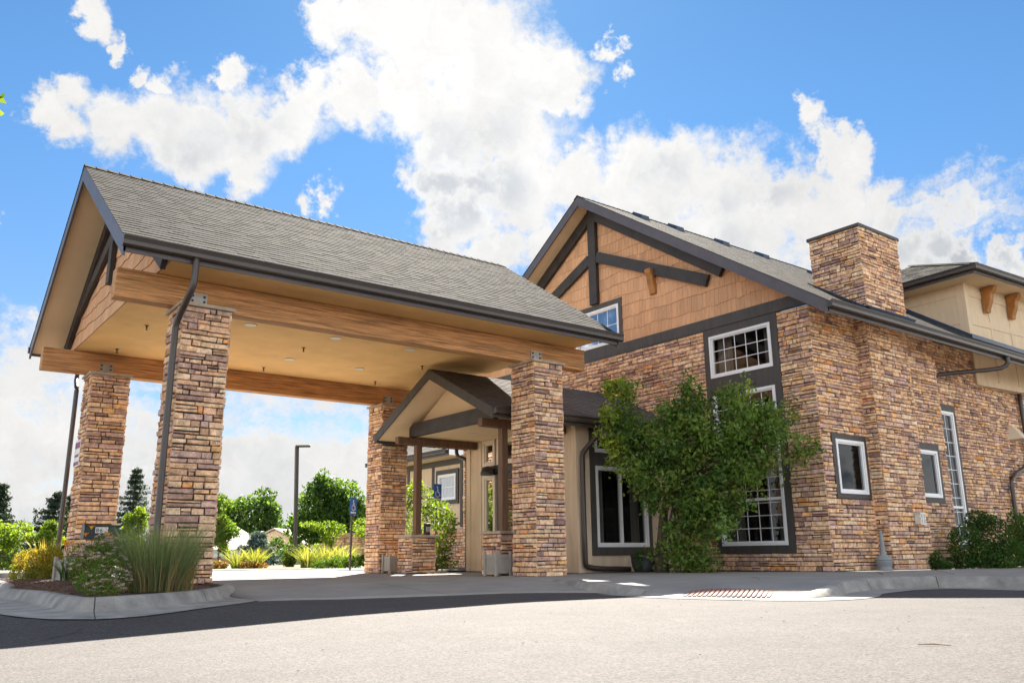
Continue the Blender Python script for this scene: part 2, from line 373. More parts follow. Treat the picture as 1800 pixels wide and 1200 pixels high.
PALETTE = [((0.43, 0.30, 0.19), 22), ((0.50, 0.37, 0.25), 20), ((0.38, 0.255, 0.17), 18), ((0.30, 0.21, 0.165), 16), ((0.205, 0.14, 0.12), 8),
           ((0.40, 0.21, 0.095), 3), ((0.54, 0.43, 0.30), 10), ((0.33, 0.24, 0.205), 15), ((0.46, 0.29, 0.14), 4)]
def stone_wall(mb, O, U, N, w, h, rng, holes=(), ext=0.02, ext1=None, tone=1.0, hmin=0.06, hmax=0.112, mortar=True):
    O = V(*O); U = unit(U); N = unit(N); Z = V(0, 0, 1)
    e0 = ext; e1 = ext if ext1 is None else ext1
    cols, wts = zip(*PALETTE)
    def at(u, v, d): return O + U * u + Z * v + N * d
    if mortar:
        us = sorted({0.0, w, *[min(max(x, 0), w) for q in holes for x in (q[0], q[2])]})
        vs = sorted({0.0, h, *[min(max(x, 0), h) for q in holes for x in (q[1], q[3])]})
        for i in range(len(us) - 1):
            for j in range(len(vs) - 1):
                uc = (us[i] + us[i + 1]) / 2; vc = (vs[j] + vs[j + 1]) / 2
                if any(q[0] < uc < q[2] and q[1] < vc < q[3] for q in holes): continue
                mb.quad(at(us[i], vs[j], 0), at(us[i + 1], vs[j], 0), at(us[i + 1], vs[j + 1], 0), at(us[i], vs[j + 1], 0), 1)
    edges = sorted({h, *[q[1] for q in holes], *[q[3] for q in holes]})
    def stone(u0, u1, v0, v1):
        g = rng.uniform(0.006, 0.0105)
        u0 += g; u1 -= g; v0 += g; v1 -= g * rng.uniform(0.6, 1.3)
        if u1 - u0 < 0.02 or v1 - v0 < 0.015: return
        c = np.array(rng.choices(cols, wts)[0]) * V(1.78, 1.6, 1.48) * rng.uniform(0.8, 1.2) * tone; c = c * min(1.0, 0.82 / c.max())
        d = rng.uniform(0.014, 0.044); b = min(rng.uniform(0.006, 0.013), (v1 - v0) / 3, (u1 - u0) / 3)
        j = lambda s=0.004: rng.uniform(-s, s)
        ring0 = [(u0, v0), (u1, v0), (u1, v1), (u0, v1)]
        ring0 = [(u + j(0.006), v + j(0.005)) for u, v in ring0]
        n = mb.pts([at(u, v, -0.004) for u, v in ring0] + [at(u, v, d - b * 0.8) for u, v in ring0])
        um = (u0 + u1) / 2 + j(0.1) * (u1 - u0)
        top = [(u0 + b, v0 + b), (um, v0 + b), (u1 - b, v0 + b), (u1 - b, v1 - b), (um, v1 - b), (u0 + b, v1 - b)]
        m = mb.pts([at(u, v, d + j(0.009)) for u, v in top])
        for k in range(4):
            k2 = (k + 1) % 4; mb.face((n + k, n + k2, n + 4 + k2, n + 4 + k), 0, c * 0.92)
        mb.face((n + 4, n + 5, m + 2, m + 1, m), 0, c); mb.face((n + 5, n + 6, m + 3, m + 2), 0, c)
        mb.face((n + 6, n + 7, m + 5, m + 4, m + 3), 0, c); mb.face((n + 7, n + 4, m, m + 5), 0, c)
        mb.face((m, m + 1, m + 4, m + 5), 0, c); mb.face((m + 1, m + 2, m + 3, m + 4), 0, c)
    v = 0.0
    while v < h - 0.02:
        hh = rng.uniform(hmin, hmax)
        for e in edges:
            if v + 0.01 < e < v + hh + 0.045:
                hh = e - v if e - v < hmax * 1.5 else hh
                break
        v1 = min(v + hh, h)
        vc = (v + v1) / 2
        cuts = sorted([(q[0], q[2]) for q in holes if q[1] < vc < q[3]])
        spans = []; s = -e0
        for a, b in cuts:
            if a > s: spans.append((s, a))
            s = max(s, b)
        if s < w + e1: spans.append((s, w + e1))
        for a, b in spans:
            u = a
            while u < b - 0.03:
                ln = rng.choice((0.09, 0.14, 0.18, 0.22, 0.26, 0.3, 0.36, 0.44)) * rng.uniform(0.85, 1.15)
                if b - u - ln < 0.09: ln = b - u
                u1 = min(u + ln, b)
                if v1 - v > 0.09 and rng.random() < 0.14:
                    vm = v + (v1 - v) * rng.uniform(0.4, 0.6); stone(u, u1, v, vm); stone(u, u1, vm, v1)
                else: stone(u, u1, v, v1)
                u = u1
        v = v1

def shingles(mb, O, U, Sv, w, slen, rng, base=(0.048, 0.0455, 0.0425), expo=0.145, span=None, tone=1.0, th=1.0):
    """overlapping tabs: O lower-left corner of the slope, U along the eave, Sv up the slope"""
    O = V(*O); U = unit(U); Sv = unit(Sv); N = unit(np.cross(U, Sv))
    if N[2] < 0: N = -N
    s = -0.02
    while s < slen:
        a, b = span(max(s, 0)) if span else (0, w)
        u = a - rng.uniform(0, 0.15)
        while u < b:
            ln = rng.choice((0.15, 0.19, 0.24, 0.3))
            u0, u1 = max(u, a), min(u + ln, b); u += ln
            if u1 - u0 < 0.01: continue
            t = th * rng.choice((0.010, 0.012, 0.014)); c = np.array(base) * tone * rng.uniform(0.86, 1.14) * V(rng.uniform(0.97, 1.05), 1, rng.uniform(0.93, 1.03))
            s1 = min(s + expo + 0.02, slen)
            P = lambda uu, ss, d: O + U * uu + Sv * ss + N * d
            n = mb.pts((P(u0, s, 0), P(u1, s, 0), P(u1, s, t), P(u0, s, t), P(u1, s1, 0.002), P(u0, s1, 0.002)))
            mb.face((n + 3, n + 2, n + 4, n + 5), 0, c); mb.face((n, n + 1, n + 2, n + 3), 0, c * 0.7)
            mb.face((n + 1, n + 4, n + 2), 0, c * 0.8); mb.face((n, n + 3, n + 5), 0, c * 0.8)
        s += expo
    return mb

def shakes(mb, O, U, N, w, top, rng, row=0.27, v0=0.0, base=(0.64, 0.355, 0.19), hole=None):
    """rows of stepped shakes; top(u) gives the height of the gable line above O at u"""
    O = V(*O); U = unit(U); N = unit(N); Z = V(0, 0, 1)
    vmax = max(top(w * k / 40) for k in range(41))
    v = v0; k = 0
    while v < vmax:
        u = -rng.uniform(0, 0.2); off = 0.0
        while u < w:
            ln = rng.uniform(0.16, 0.3); u0, u1 = max(u, 0), min(u + ln, w); u += ln
            off = min(max(off + rng.choice((-0.028, 0.028, -0.02, 0.02)), -0.04), 0.04)
            if u1 - u0 < 0.01: continue
            c = np.array(base) * rng.uniform(0.9, 1.1)
            for q in range(max(1, int((u1 - u0) / 0.1))):
                m = max(1, int((u1 - u0) / 0.1)); a = u0 + (u1 - u0) * q / m; b = u0 + (u1 - u0) * (q + 1) / m
                lo = v + off if v > v0 + 0.01 else v0
                ta, tb = min(v + row + 0.06, top(a)), min(v + row + 0.06, top(b))
                if ta <= lo + 0.005 or tb <= lo + 0.005: continue
                if hole and hole[0] < (a + b) / 2 < hole[2] and lo < hole[3] and max(ta, tb) > hole[1]:
                    if lo < hole[1]: ta = min(ta, hole[1]); tb = min(tb, hole[1])
                    elif max(ta, tb) > hole[3]: lo = hole[3]
                    else: continue
                gap = 0.0025
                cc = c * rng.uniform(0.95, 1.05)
                P = lambda uu, vv, d: O + U * uu + Z * vv + N * d
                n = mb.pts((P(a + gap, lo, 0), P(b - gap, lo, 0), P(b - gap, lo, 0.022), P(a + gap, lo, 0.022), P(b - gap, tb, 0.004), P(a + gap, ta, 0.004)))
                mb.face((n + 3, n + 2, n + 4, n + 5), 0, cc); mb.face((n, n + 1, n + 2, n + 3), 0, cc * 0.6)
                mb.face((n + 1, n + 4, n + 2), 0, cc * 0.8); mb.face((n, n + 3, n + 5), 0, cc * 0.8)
        v += row; k += 1

def leaves(name, clusters, n, size, cols, m='leaf', parent=None, loc=None, seed=1, droop=0.0, aspect=0.55, shell=0.5, jitter=0.25):
    """a crown: many small leaf faces spread through a set of ellipsoids (x, y, z, rx, ry, rz)"""
    g = np.random.default_rng(seed)
    C = np.array(clusters, float)
    wt = (C[:, 3] * C[:, 4] * C[:, 5]) ** 0.75
    k = g.choice(len(C), n, p=wt / wt.sum())
    d = g.normal(size=(n, 3)); d /= np.linalg.norm(d, axis=1)[:, None]
    r = g.random(n) ** (1 / 3.0); r = r * (1 - shell) + shell * (0.75 + 0.35 * g.random(n))
    p = C[k, :3] + d * r[:, None] * C[k, 3:6] + g.normal(size=(n, 3)) * size * jitter
    ax = g.normal(size=(n, 3)) + d * 0.6; ax[:, 2] -= droop; ax /= np.linalg.norm(ax, axis=1)[:, None]
    sd = np.cross(ax, g.normal(size=(n, 3))); sd /= np.linalg.norm(sd, axis=1)[:, None]
    nn = np.cross(ax, sd)
    L = size * g.uniform(0.6, 1.25, n)[:, None]
    W_ = L * aspect * 0.5
    q = np.stack([p - ax * L * 0.5, p + sd * W_ - ax * L * 0.05 + nn * W_ * 0.35, p + ax * L * 0.5, p - sd * W_ - ax * L * 0.05 + nn * W_ * 0.35], 1)
    base = BASE[parent.name] if parent else (V(*loc) if loc is not None else V(0, 0, 0))
    me = bpy.data.meshes.new(name)
    me.vertices.add(4 * n); me.vertices.foreach_set('co', (q.reshape(-1, 3) - base).ravel())
    me.loops.add(4 * n); me.loops.foreach_set('vertex_index', np.arange(4 * n))
    me.polygons.add(n); me.polygons.foreach_set('loop_start', np.arange(n) * 4); me.polygons.foreach_set('loop_total', np.full(n, 4))
    me.materials.append(MATS[m])
    cl = np.array(cols, float); ck = g.integers(0, len(cl), len(C))
    pick = np.where(g.random(n) < 0.55, ck[k], g.integers(0, len(cl), n))
    cc = np.ones((n, 4), np.float32); cc[:, :3] = cl[pick] * g.uniform(0.75, 1.25, n)[:, None]
    at = me.attributes.new('tint', 'FLOAT_COLOR', 'FACE'); at.data.foreach_set('color', cc.ravel())
    me.update(calc_edges=True); me.validate()
    o = bpy.data.objects.new(name, me); COL.objects.link(o)
    if parent: o.parent = parent
    else: o.location = base
    BASE[o.name] = base
    return o

def blades(name, c, rx, ry, n, h, cols, parent=None, loc=None, seed=1, lean=0.25, width=0.006, m='leaf'):
    g = np.random.default_rng(seed); mb = MB()
    for i in range(n):
        a = g.random() * 6.283; r = math.sqrt(g.random())
        x, y = c[0] + rx * r * math.cos(a), c[1] + ry * r * math.sin(a)
        hh = h * g.uniform(0.55, 1.1); ln = lean * g.uniform(0.2, 1.2) * hh
        dx, dy = math.cos(a) * ln * (0.4 + r) + g.normal() * 0.04, math.sin(a) * ln * (0.4 + r) + g.normal() * 0.04
        t = g.random() * 3.14; wx, wy = math.cos(t) * width, math.sin(t) * width
        col = np.array(cols[g.integers(len(cols))]) * g.uniform(0.75, 1.25)
        pts = []
        for s, wd in ((0, 1), (0.4, 1), (0.75, 0.7)):
            X = x + dx * s ** 1.8; Y = y + dy * s ** 1.8; Zz = c[2] + hh * (s - 0.12 * lean * s ** 3)
            pts += [(X - wx * wd, Y - wy * wd, Zz), (X + wx * wd, Y + wy * wd, Zz)]
        pts.append((x + dx, y + dy, c[2] + hh * (1 - 0.15 * lean)))
        k = mb.pts(pts)
        mb.face((k, k + 1, k + 3, k + 2), 0, col); mb.face((k + 2, k + 3, k + 5, k + 4), 0, col); mb.face((k + 4, k + 5, k + 6), 0, col)
    return mb.build(name, m, parent, loc=loc)

def branches(mb, root, tips, r0, rng, bend=0.25):
    root = V(*root)
    for t in tips:
        t = V(*t); m1 = root * 0.66 + t * 0.34 + V(rng.uniform(-1, 1), rng.uniform(-1, 1), rng.uniform(0, 1)) * bend * 0.4
        m2 = root * 0.33 + t * 0.67 + V(rng.uniform(-1, 1), rng.uniform(-1, 1), rng.uniform(0, 1)) * bend * 0.4
        mb.tube((root, m1, m2, t), (r0, r0 * 0.75, r0 * 0.5, r0 * 0.2), 6)

# ================================================================== GROUND
def sstep(t): t = min(max(t, 0.0), 1.0); return t * t * (3 - 2 * t)
def zroad(x, y):
    prof = np.interp(x, [-2.4, -1.8, -1.14, 0.48, 2.6, 4.4, 5.3, 7.0], [-0.192, -0.174, -0.153, -0.098, -0.06, -0.068, -0.09, -0.105])
    return -0.068 + (prof + 0.068) * sstep((-2.8 - y) / 1.8)
FX = [-3.0, 1.1, 1.63, 2.6, 3.4, 4.14, 4.94, 5.6, 7.0, 9.0]; FY = [-1.6, -2.1, -2.4, -2.55, -2.62, -2.67, -3.34, -4.1, -4.4, -4.4]
def zpad(x, y):
    f = np.interp(x, FX, FY)
    return zroad(x, max(y, f)) + 0.008 + (0.055 - (zroad(x, y) + 0.008)) * sstep((y - f) / 2.6)

def grid_sheet(name, xs, ys, zf, m):
    mb = MB(); nx = len(xs)
    mb.pts([(x, y, zf(x, y)) for y in ys for x in xs])
    for j in range(len(ys) - 1):
        for i in range(nx - 1):
            mb.face((j * nx + i, j * nx + i + 1, (j + 1) * nx + i + 1, (j + 1) * nx + i))
    return mb.build(name, m, smooth=True)
mb = MB(); mb.quad((-900, -900, -0.62), (900, -900, -0.62), (900, 900, -0.62), (-900, 900, -0.62))
structure(mb.build('ground', 'earth'))
xs = [-60, -30, -15, -10, -8, -6, -5] + list(np.arange(-4, 12.01, 0.4)) + [14, 18, 25, 40, 60]
ys = [-60, -30, -20, -16, -14] + list(np.arange(-12, 0.01, 0.4)) + [1, 3, 6, 9, 12, 16, 20, 23, 26]
structure(grid_sheet('asphalt_road', xs, ys, zroad, 'asphalt'))

mb = MB(); SM = [(-6.0, -7.6), (-4.0, -5.9), (-3.0, -5.15), (-2.2, -4.6), (-1.75, -4.15)]
for a, b in zip(SM[:-1], SM[1:]):
    for k in range(6):
        p = V(a[0] + (b[0] - a[0]) * k / 6, a[1] + (b[1] - a[1]) * k / 6, 0); q = V(a[0] + (b[0] - a[0]) * (k + 1) / 6, a[1] + (b[1] - a[1]) * (k + 1) / 6, 0); d = unit((a[1] - b[1], b[0] - a[0], 0)) * 0.011
        zp, zq = zroad(*p[:2]) + 0.004, zroad(*q[:2]) + 0.004
        mb.quad(p - d + V(0, 0, zp), q - d + V(0, 0, zq), q + d + V(0, 0, zq), p + d + V(0, 0, zp))
structure(mb.build('tarmac_seam', 'black_bolt'))
# concrete drive under the canopy (front edge follows the joint with the asphalt)
pad = MB(); pxs = list(np.arange(0.7, 9.01, 0.3)); T = list(np.linspace(0, 0.35, 14)) + list(np.linspace(0.42, 1, 10))
pad.pts([(x, np.interp(x, FX, FY) + t * (15.5 - np.interp(x, FX, FY)), zpad(x, np.interp(x, FX, FY) + t * (15.5 - np.interp(x, FX, FY)))) for t in T for x in pxs])
for j in range(len(T) - 1):
    for i in range(len(pxs) - 1):
        n = len(pxs); pad.face((j * n + i, j * n + i + 1, (j + 1) * n + i + 1, (j + 1) * n + i))
n = len(pxs)
for i in range(n - 1):
    k = pad.pts([V(*pad.v[i]) - V(0, 0, .12), V(*pad.v[i + 1]) - V(0, 0, .12)]); pad.face((i, k, k + 1, i + 1))
for j in range(len(T) - 1):
    k = pad.pts([V(*pad.v[j * n]) - V(0, 0, .12), V(*pad.v[(j + 1) * n]) - V(0, 0, .12)]); pad.face((j * n, (j + 1) * n, k + 1, k))
structure(pad.build('concrete_drive', 'concrete', smooth=True))
mb = MB()
for (a, b) in (((1.3, -1.0), (6.2, -1.0)), ((1.1, 2.6), (8.8, 2.6)), ((3.2, -2.5), (3.2, 14)), ((1.1, 7.0), (8.8, 7.0))):
    K = 24
    for i in range(K):
        p = (a[0] + (b[0] - a[0]) * i / K, a[1] + (b[1] - a[1]) * i / K); q = (a[0] + (b[0] - a[0]) * (i + 1) / K, a[1] + (b[1] - a[1]) * (i + 1) / K)
        w = 0.007; d = (w, 0) if abs(a[0] - b[0]) < 0.1 else (0, w)
        mb.quad((p[0] - d[0], p[1] - d[1], zpad(*p) + 0.004), (q[0] - d[0], q[1] - d[1], zpad(*q) + 0.004), (q[0] + d[0], q[1] + d[1], zpad(*q) + 0.004), (p[0] + d[0], p[1] + d[1], zpad(*p) + 0.004))
structure(mb.build('concrete_joints', 'mortar'))

def resample(P, step):
    P = [V(*p) for p in P]; out = []
    for a, b in zip(P[:-1], P[1:]):
        k = max(1, int(np.linalg.norm(b[:2] - a[:2]) / step))
        out += [a + (b - a) * i / k for i in range(k)]
    out.append(P[-1]); return out
def roundoff(P, it=2):
    P = [V(*p) for p in P]
    for _ in range(it):
        Q = [P[0]]
        for a, b in zip(P[:-1], P[1:]): Q += [a * 0.78 + b * 0.22, a * 0.22 + b * 0.78]
        Q.append(P[-1]); P = Q
    return P
def normals2(P):
    out = []
    for i in range(len(P)):
        t = P[min(i + 1, len(P) - 1)] - P[max(i - 1, 0)]; t = t / (np.linalg.norm(t[:2]) + 1e-9)
        out.append(V(t[1], -t[0], 0))
    return out
def loft(mb, rows, mi=0, marks=()):
    k = len(rows[0]); n = mb.pts([p for r in rows for p in r])
    for j in range(len(rows) - 1):
        for i in range(k - 1):
            mb.face((n + j * k + i, n + j * k + i + 1, n + (j + 1) * k + i + 1, n + (j + 1) * k + i), 1 if j in marks else mi)
def jointed(P, every, wd=0.012):
    """insert a narrow joint every so many samples; returns points and the joint segment indices"""
    out = []; marks = []
    for i, p in enumerate(P):
        out.append(p)
        if i % every == every // 2 and i + 1 < len(P):
            d = P[i + 1] - p; out.append(p + d / np.linalg.norm(d) * wd); marks.append(len(out) - 2)
    return out, marks

# kerbed planting island round the two outer columns; outward normal is on the right of travel
ISL = [(1.1, 9.0, 0.08), (1.1, 0.4, 0.08), (1.02, -0.25, 0.08), (0.55, -1.15, 0.08), (-0.2, -2.15, 0.08), (-0.95, -2.78, 0.08), (-1.35, -2.98, 0.08), (-1.55, -2.75, 0.075),
       (-1.5, -1.6, 0.075), (-1.48, 0.2, 0.07), (-1.66, 1.35, 0.065), (-1.5, 2.2, 0.06), (-1.2, 4.5, 0.06), (-1.0, 9.0, 0.06)]
isl, ijt = jointed(resample(roundoff(ISL), 0.12), 13)
nr = [-q for q in normals2(isl)]
for _ in range(5): nr = [nr[0]] + [unit(nr[i - 1] + nr[i] * 2 + nr[i + 1]) for i in range(1, len(nr) - 1)] + [nr[-1]]
for i in ijt: nr[i + 1] = nr[i]
mb = MB(); rows = []
for p, q in zip(isl, nr):
    zr = zroad(p[0] + q[0] * 0.1, p[1] + q[1] * 0.1) + 0.012
    o = p - q * 0.0
    rows.append([o - q * 0.13 + V(0, 0, -0.06), o - q * 0.13 + V(0, 0, 0.0), o - q * 0.02 + V(0, 0, 0.002), o + q * 0.012 + V(0, 0, -0.012), o + q * 0.035 + V(0, 0, -0.045),
                 np.array((p[0] + q[0] * 0.075, p[1] + q[1] * 0.075, zr + 0.012)), np.array((p[0] + q[0] * 0.13, p[1] + q[1] * 0.13, zr)),
                 np.array((p[0] + q[0] * 0.62, p[1] + q[1] * 0.62, zroad(p[0] + q[0] * 0.6, p[1] + q[1] * 0.6) + 0.008))])
loft(mb, rows, 0, ijt)
structure(mb.build('island_kerb', ['kerb_concrete', 'mortar'], smooth=True))
mb = MB(); n = mb.pts([(p - q * 0.1) * V(1, 1, 0) + V(0, 0, 0.06) for p, q in zip(isl, nr)]); k = len(isl)
g = np.random.default_rng(5)
for sc, zz in ((0.62, 0.1), (0.25, 0.13)):
    mb.pts([((p[0] - (-0.2)) * sc - 0.2, p[1] * sc + 2.0 * (1 - sc), zz + g.uniform(-0.012, 0.012)) for p in isl])
for j in range(2):
    for i in range(k - 1): mb.face((j * k + i, j * k + i + 1, (j + 1) * k + i + 1, (j + 1) * k + i))
    mb.face((j * k + k - 1, j * k, (j + 1) * k, (j + 1) * k + k - 1))
mb.face(range(2 * k, 3 * k))
structure(mb.build('island_soil', 'mulch_soil'))
mb = MB(); rg = random.Random(8)
for i in range(1500):
    p = isl[rg.randrange(len(isl))]; s = math.sqrt(rg.random()) * 0.93
    x = -0.2 + (p[0] + 0.2) * s; y = 2.0 + (p[1] - 2.0) * s; z = 0.13 - 0.065 * s
    a = rg.uniform(0, 3.14); l = rg.uniform(0.015, 0.05); t = rg.uniform(0.003, 0.008); c = np.array((0.13, 0.066, 0.036)) * rg.uniform(0.5, 1.6)
    mb.bar((x - math.cos(a) * l, y - math.sin(a) * l, z + rg.uniform(0, 0.02)), (x + math.cos(a) * l, y + math.sin(a) * l, z + rg.uniform(0, 0.03)), (-math.sin(a) * t, math.cos(a) * t, 0), (0, 0, t), 0, c)
o = mb.build('wood_mulch', 'needle'); o['kind'] = 'stuff'

# sidewalk with its kerb, dropped at the ramp
K = [(6.75, 1.2, .062, 8.9, 1.2), (6.3, 0.1, .062, 9.0, 0.9), (5.72, -1.5, .06, 9.6, 0.6), (5.2, -3.2, .06, 10.4, 0.2), (4.98, -3.8, .05, 11.2, -0.6), (5.05, -4.4, -.02, 11.8, -1.3), (4.88, -4.85, -.078, 12.0, -1.9),
     (4.95, -5.3, -.082, 12.1, -2.3), (5.45, -6.05, -.088, 12.2, -2.7), (5.95, -6.3, -.05, 12.6, -3.0), (6.75, -6.15, .03, 13.4, -3.15), (7.65, -5.68, .062, 14.2, -3.3), (9.2, -5.4, .07, 15.5, -3.35), (10.1, -5.7, .075, 17, -3.4),
     (10.35, -6.3, .075, 19, -3.4), (10.25, -7.2, .075, 22, -3.4), (10.1, -12, .075, 30, -3.4), (10.0, -20, .075, 44, -3.4)]
kp = resample([(a, b, c) for a, b, c, _, _ in K], 0.1)
ks = []  # interpolate inner line with the same sampling
for a, b in zip(K[:-1], K[1:]):
    m_ = max(1, int(math.hypot(b[0] - a[0], b[1] - a[1]) / 0.1))
    ks += [(a[3] + (b[3] - a[3]) * i / m_, a[4] + (b[4] - a[4]) * i / m_) for i in range(m_)]
ks.append(K[-1][3:])
kn = normals2(kp)
def smoothv(P, it=6):
    P = [V(*p) for p in P]
    for _ in range(it): P = [P[0]] + [P[i - 1] * .25 + P[i] * .5 + P[i + 1] * .25 for i in range(1, len(P) - 1)] + [P[-1]]
    return P
kp = smoothv(kp, 8)
kj = []; kp2 = []; ks2 = []
for i, p in enumerate(kp):
    kp2.append(p); ks2.append(ks[i])
    if i % 16 == 9 and i + 1 < len(kp): kp2.append(p + (kp[i + 1] - p) * 0.12); ks2.append(ks[i]); kj.append(len(kp2) - 2)
kp, ks = kp2, ks2
kn = normals2(kp)
sgn = 1 if np.dot(kn[20][:2], (kp[20][:2] - np.array(ks[20]))) > 0 else -1
kn = [q * sgn for q in kn]
for i in kj: kn[i + 1] = kn[i]
side = MB(); rows = []; kerb = MB(); krows = []
for p, q, s in zip(kp, kn, ks):
    r = []
    for t in (0.0, 0.03, 0.08, 0.15, 0.25, 0.4, 0.7, 1.0):
        x = p[0] - q[0] * 0.14 + (s[0] - p[0] + q[0] * 0.14) * t; y = p[1] - q[1] * 0.14 + (s[1] - p[1] + q[1] * 0.14) * t
        dist = math.hypot(x - p[0], y - p[1]); r.append((x, y, p[2] + (0.068 - p[2]) * sstep(dist / 1.5)))
    rows.append(r)
    zb = min(zpad(p[0] + q[0] * .06, p[1] + q[1] * .06) if p[1] > -2.6 else zroad(p[0], p[1]) + 0.012, p[2] - 0.002)
    zt = p[2]
    krows.append([p - q * 0.14 + V(0, 0, 0.003), p - q * 0.03 + V(0, 0, 0.002), p + q * 0.0 + V(0, 0, -min(0.015, (zt - zb) * .3)), V(p[0] + q[0] * .025, p[1] + q[1] * .025, zb + (zt - zb) * 0.45),
                  V(p[0] + q[0] * .06, p[1] + q[1] * .06, zb), V(p[0] + q[0] * .07, p[1] + q[1] * .07, zb - 0.03)])
loft(side, rows); loft(kerb, krows, 0, kj)
structure(side.build('sidewalk', 'concrete', smooth=True))
structure(kerb.build('sidewalk_kerb', ['kerb_concrete', 'mortar'], smooth=True))
# gutter pan of the ramp and right kerb
gut = MB(); grows = []
for p, q in zip(kp, kn):
    if p[1] < -3.6 or p[0] > 5.6:
        grows.append([V(p[0] + q[0] * .05, p[1] + q[1] * .05, zroad(p[0], p[1]) + 0.013), V(p[0] + q[0] * .48, p[1] + q[1] * .48, zroad(p[0] + q[0] * .48, p[1] + q[1] * .48) + 0.007)])
grows = [r for r in grows if r[0][1] < -4.0]
loft(gut, grows); structure(gut.build('ramp_gutter', 'concrete', smooth=True))
# tactile paving with rows of ridges on the ramp
def zside(x, y):
    d = min(math.hypot(x - p[0], y - p[1]) for p in kp)
    return -0.08 + (0.068 + 0.08) * sstep(d / 1.5)
tac = MB(); A = V(5.04, -5.05, 0); B = V(5.58, -5.98, 0); ud = unit(B - A); vd = V(-ud[1], ud[0], 0)
if np.dot(vd, V(1, 1, 0)) < 0: vd = -vd
for i in range(18):
    for j in range(6):
        u0, v0 = i * 0.06, j * 0.1
        P = [A + ud * (u0 + a) + vd * (v0 + b) for a, b in ((0, 0), (0.036, 0), (0.036, 0.1), (0, 0.1))]
        tac.hexa([(p[0], p[1], zside(p[0], p[1]) + 0.003) for p in P] + [(p[0], p[1], zside(p[0], p[1]) + 0.012) for p in P])
structure(tac.build('tactile_paving', 'brick_red_pad'))
mb = MB()
for a, b in (((8.47, -3.48), (6.05, -5.75)), ((9.1, -0.2), (5.5, -2.6)), ((12.6, -3.3), (9.4, -5.35)), ((14.6, -3.4), (10.25, -6.1))):
    kk = 14; d = unit(V(b[1] - a[1], a[0] - b[0], 0)) * 0.008
    for i in range(kk):
        p = V(a[0] + (b[0] - a[0]) * i / kk, a[1] + (b[1] - a[1]) * i / kk, 0); q = V(a[0] + (b[0] - a[0]) * (i + 1) / kk, a[1] + (b[1] - a[1]) * (i + 1) / kk, 0)
        zp = zside(p[0], p[1]) + 0.006; zq = zside(q[0], q[1]) + 0.006
        mb.quad(p - d + V(0, 0, zp), q - d + V(0, 0, zq), q + d + V(0, 0, zq), p + d + V(0, 0, zp))
structure(mb.build('sidewalk_joints', 'mortar'))
# planting bed along the building and the bed beyond the drive
mb = MB()
BED = [(9.0, 1.28), (9.05, 0.95), (9.6, 0.6), (10.4, 0.2), (11.2, -0.6), (12.0, -1.9), (12.25, -2.7), (13.9, -3.0), (15.8, -3.25), (30, -3.3), (30, -2.1), (17.4, -2.1), (15.6, -2.4), (12.4, -2.4), (12.35, 1.3)]
mb.poly([(x, y, 0.075) for x, y in BED]); structure(mb.build('bed_soil', 'mulch_soil'))
mb = MB()
BK = [(-1.0, 16.6), (0.6, 17.2), (3, 15.6), (5.4, 14.2), (7.2, 14.4), (8.2, 12.6), (8.0, 10.4), (8.6, 8.0), (8.7, 6.0)]
bk = resample(roundoff([(x, y, 0.09) for x, y in BK], 1), 0.3); bn = normals2(bk)
bn = [q if np.dot(q[:2], V(-1, -1)) > 0 else -q for q in bn]
loft(mb, [[V(p[0], p[1], 0.09) - q * 0.16, V(p[0], p[1], 0.09), p + q * 0.03 + V(0, 0, -0.03), p + q * 0.05 + V(0, 0, -0.16)] for p, q in zip(bk, bn)])
structure(mb.build('back_kerb', 'kerb_concrete', smooth=True))
mb = MB(); mb.poly([(p[0] - q[0] * .1, p[1] - q[1] * .1, 0.08) for p, q in zip(bk, bn)] + [(12.2, 6.0, 0.08), (30, 20, 0.08), (30, 45, 0.08), (-20, 45, 0.08), (-12, 17.5, 0.08)])
structure(mb.build('garden_bed', 'earth'))
mb = MB(); mb.poly([(8.75, 5.6, 0.088), (8.75, 7.4, 0.088), (8.1, 10.2, 0.088), (8.4, 12.3, 0.088), (10.5, 12.3, 0.088), (10.0, 9.2, 0.088), (9.4, 7.4, 0.088), (9.2, 5.6, 0.088)])
structure(mb.build('back_path', 'concrete'))

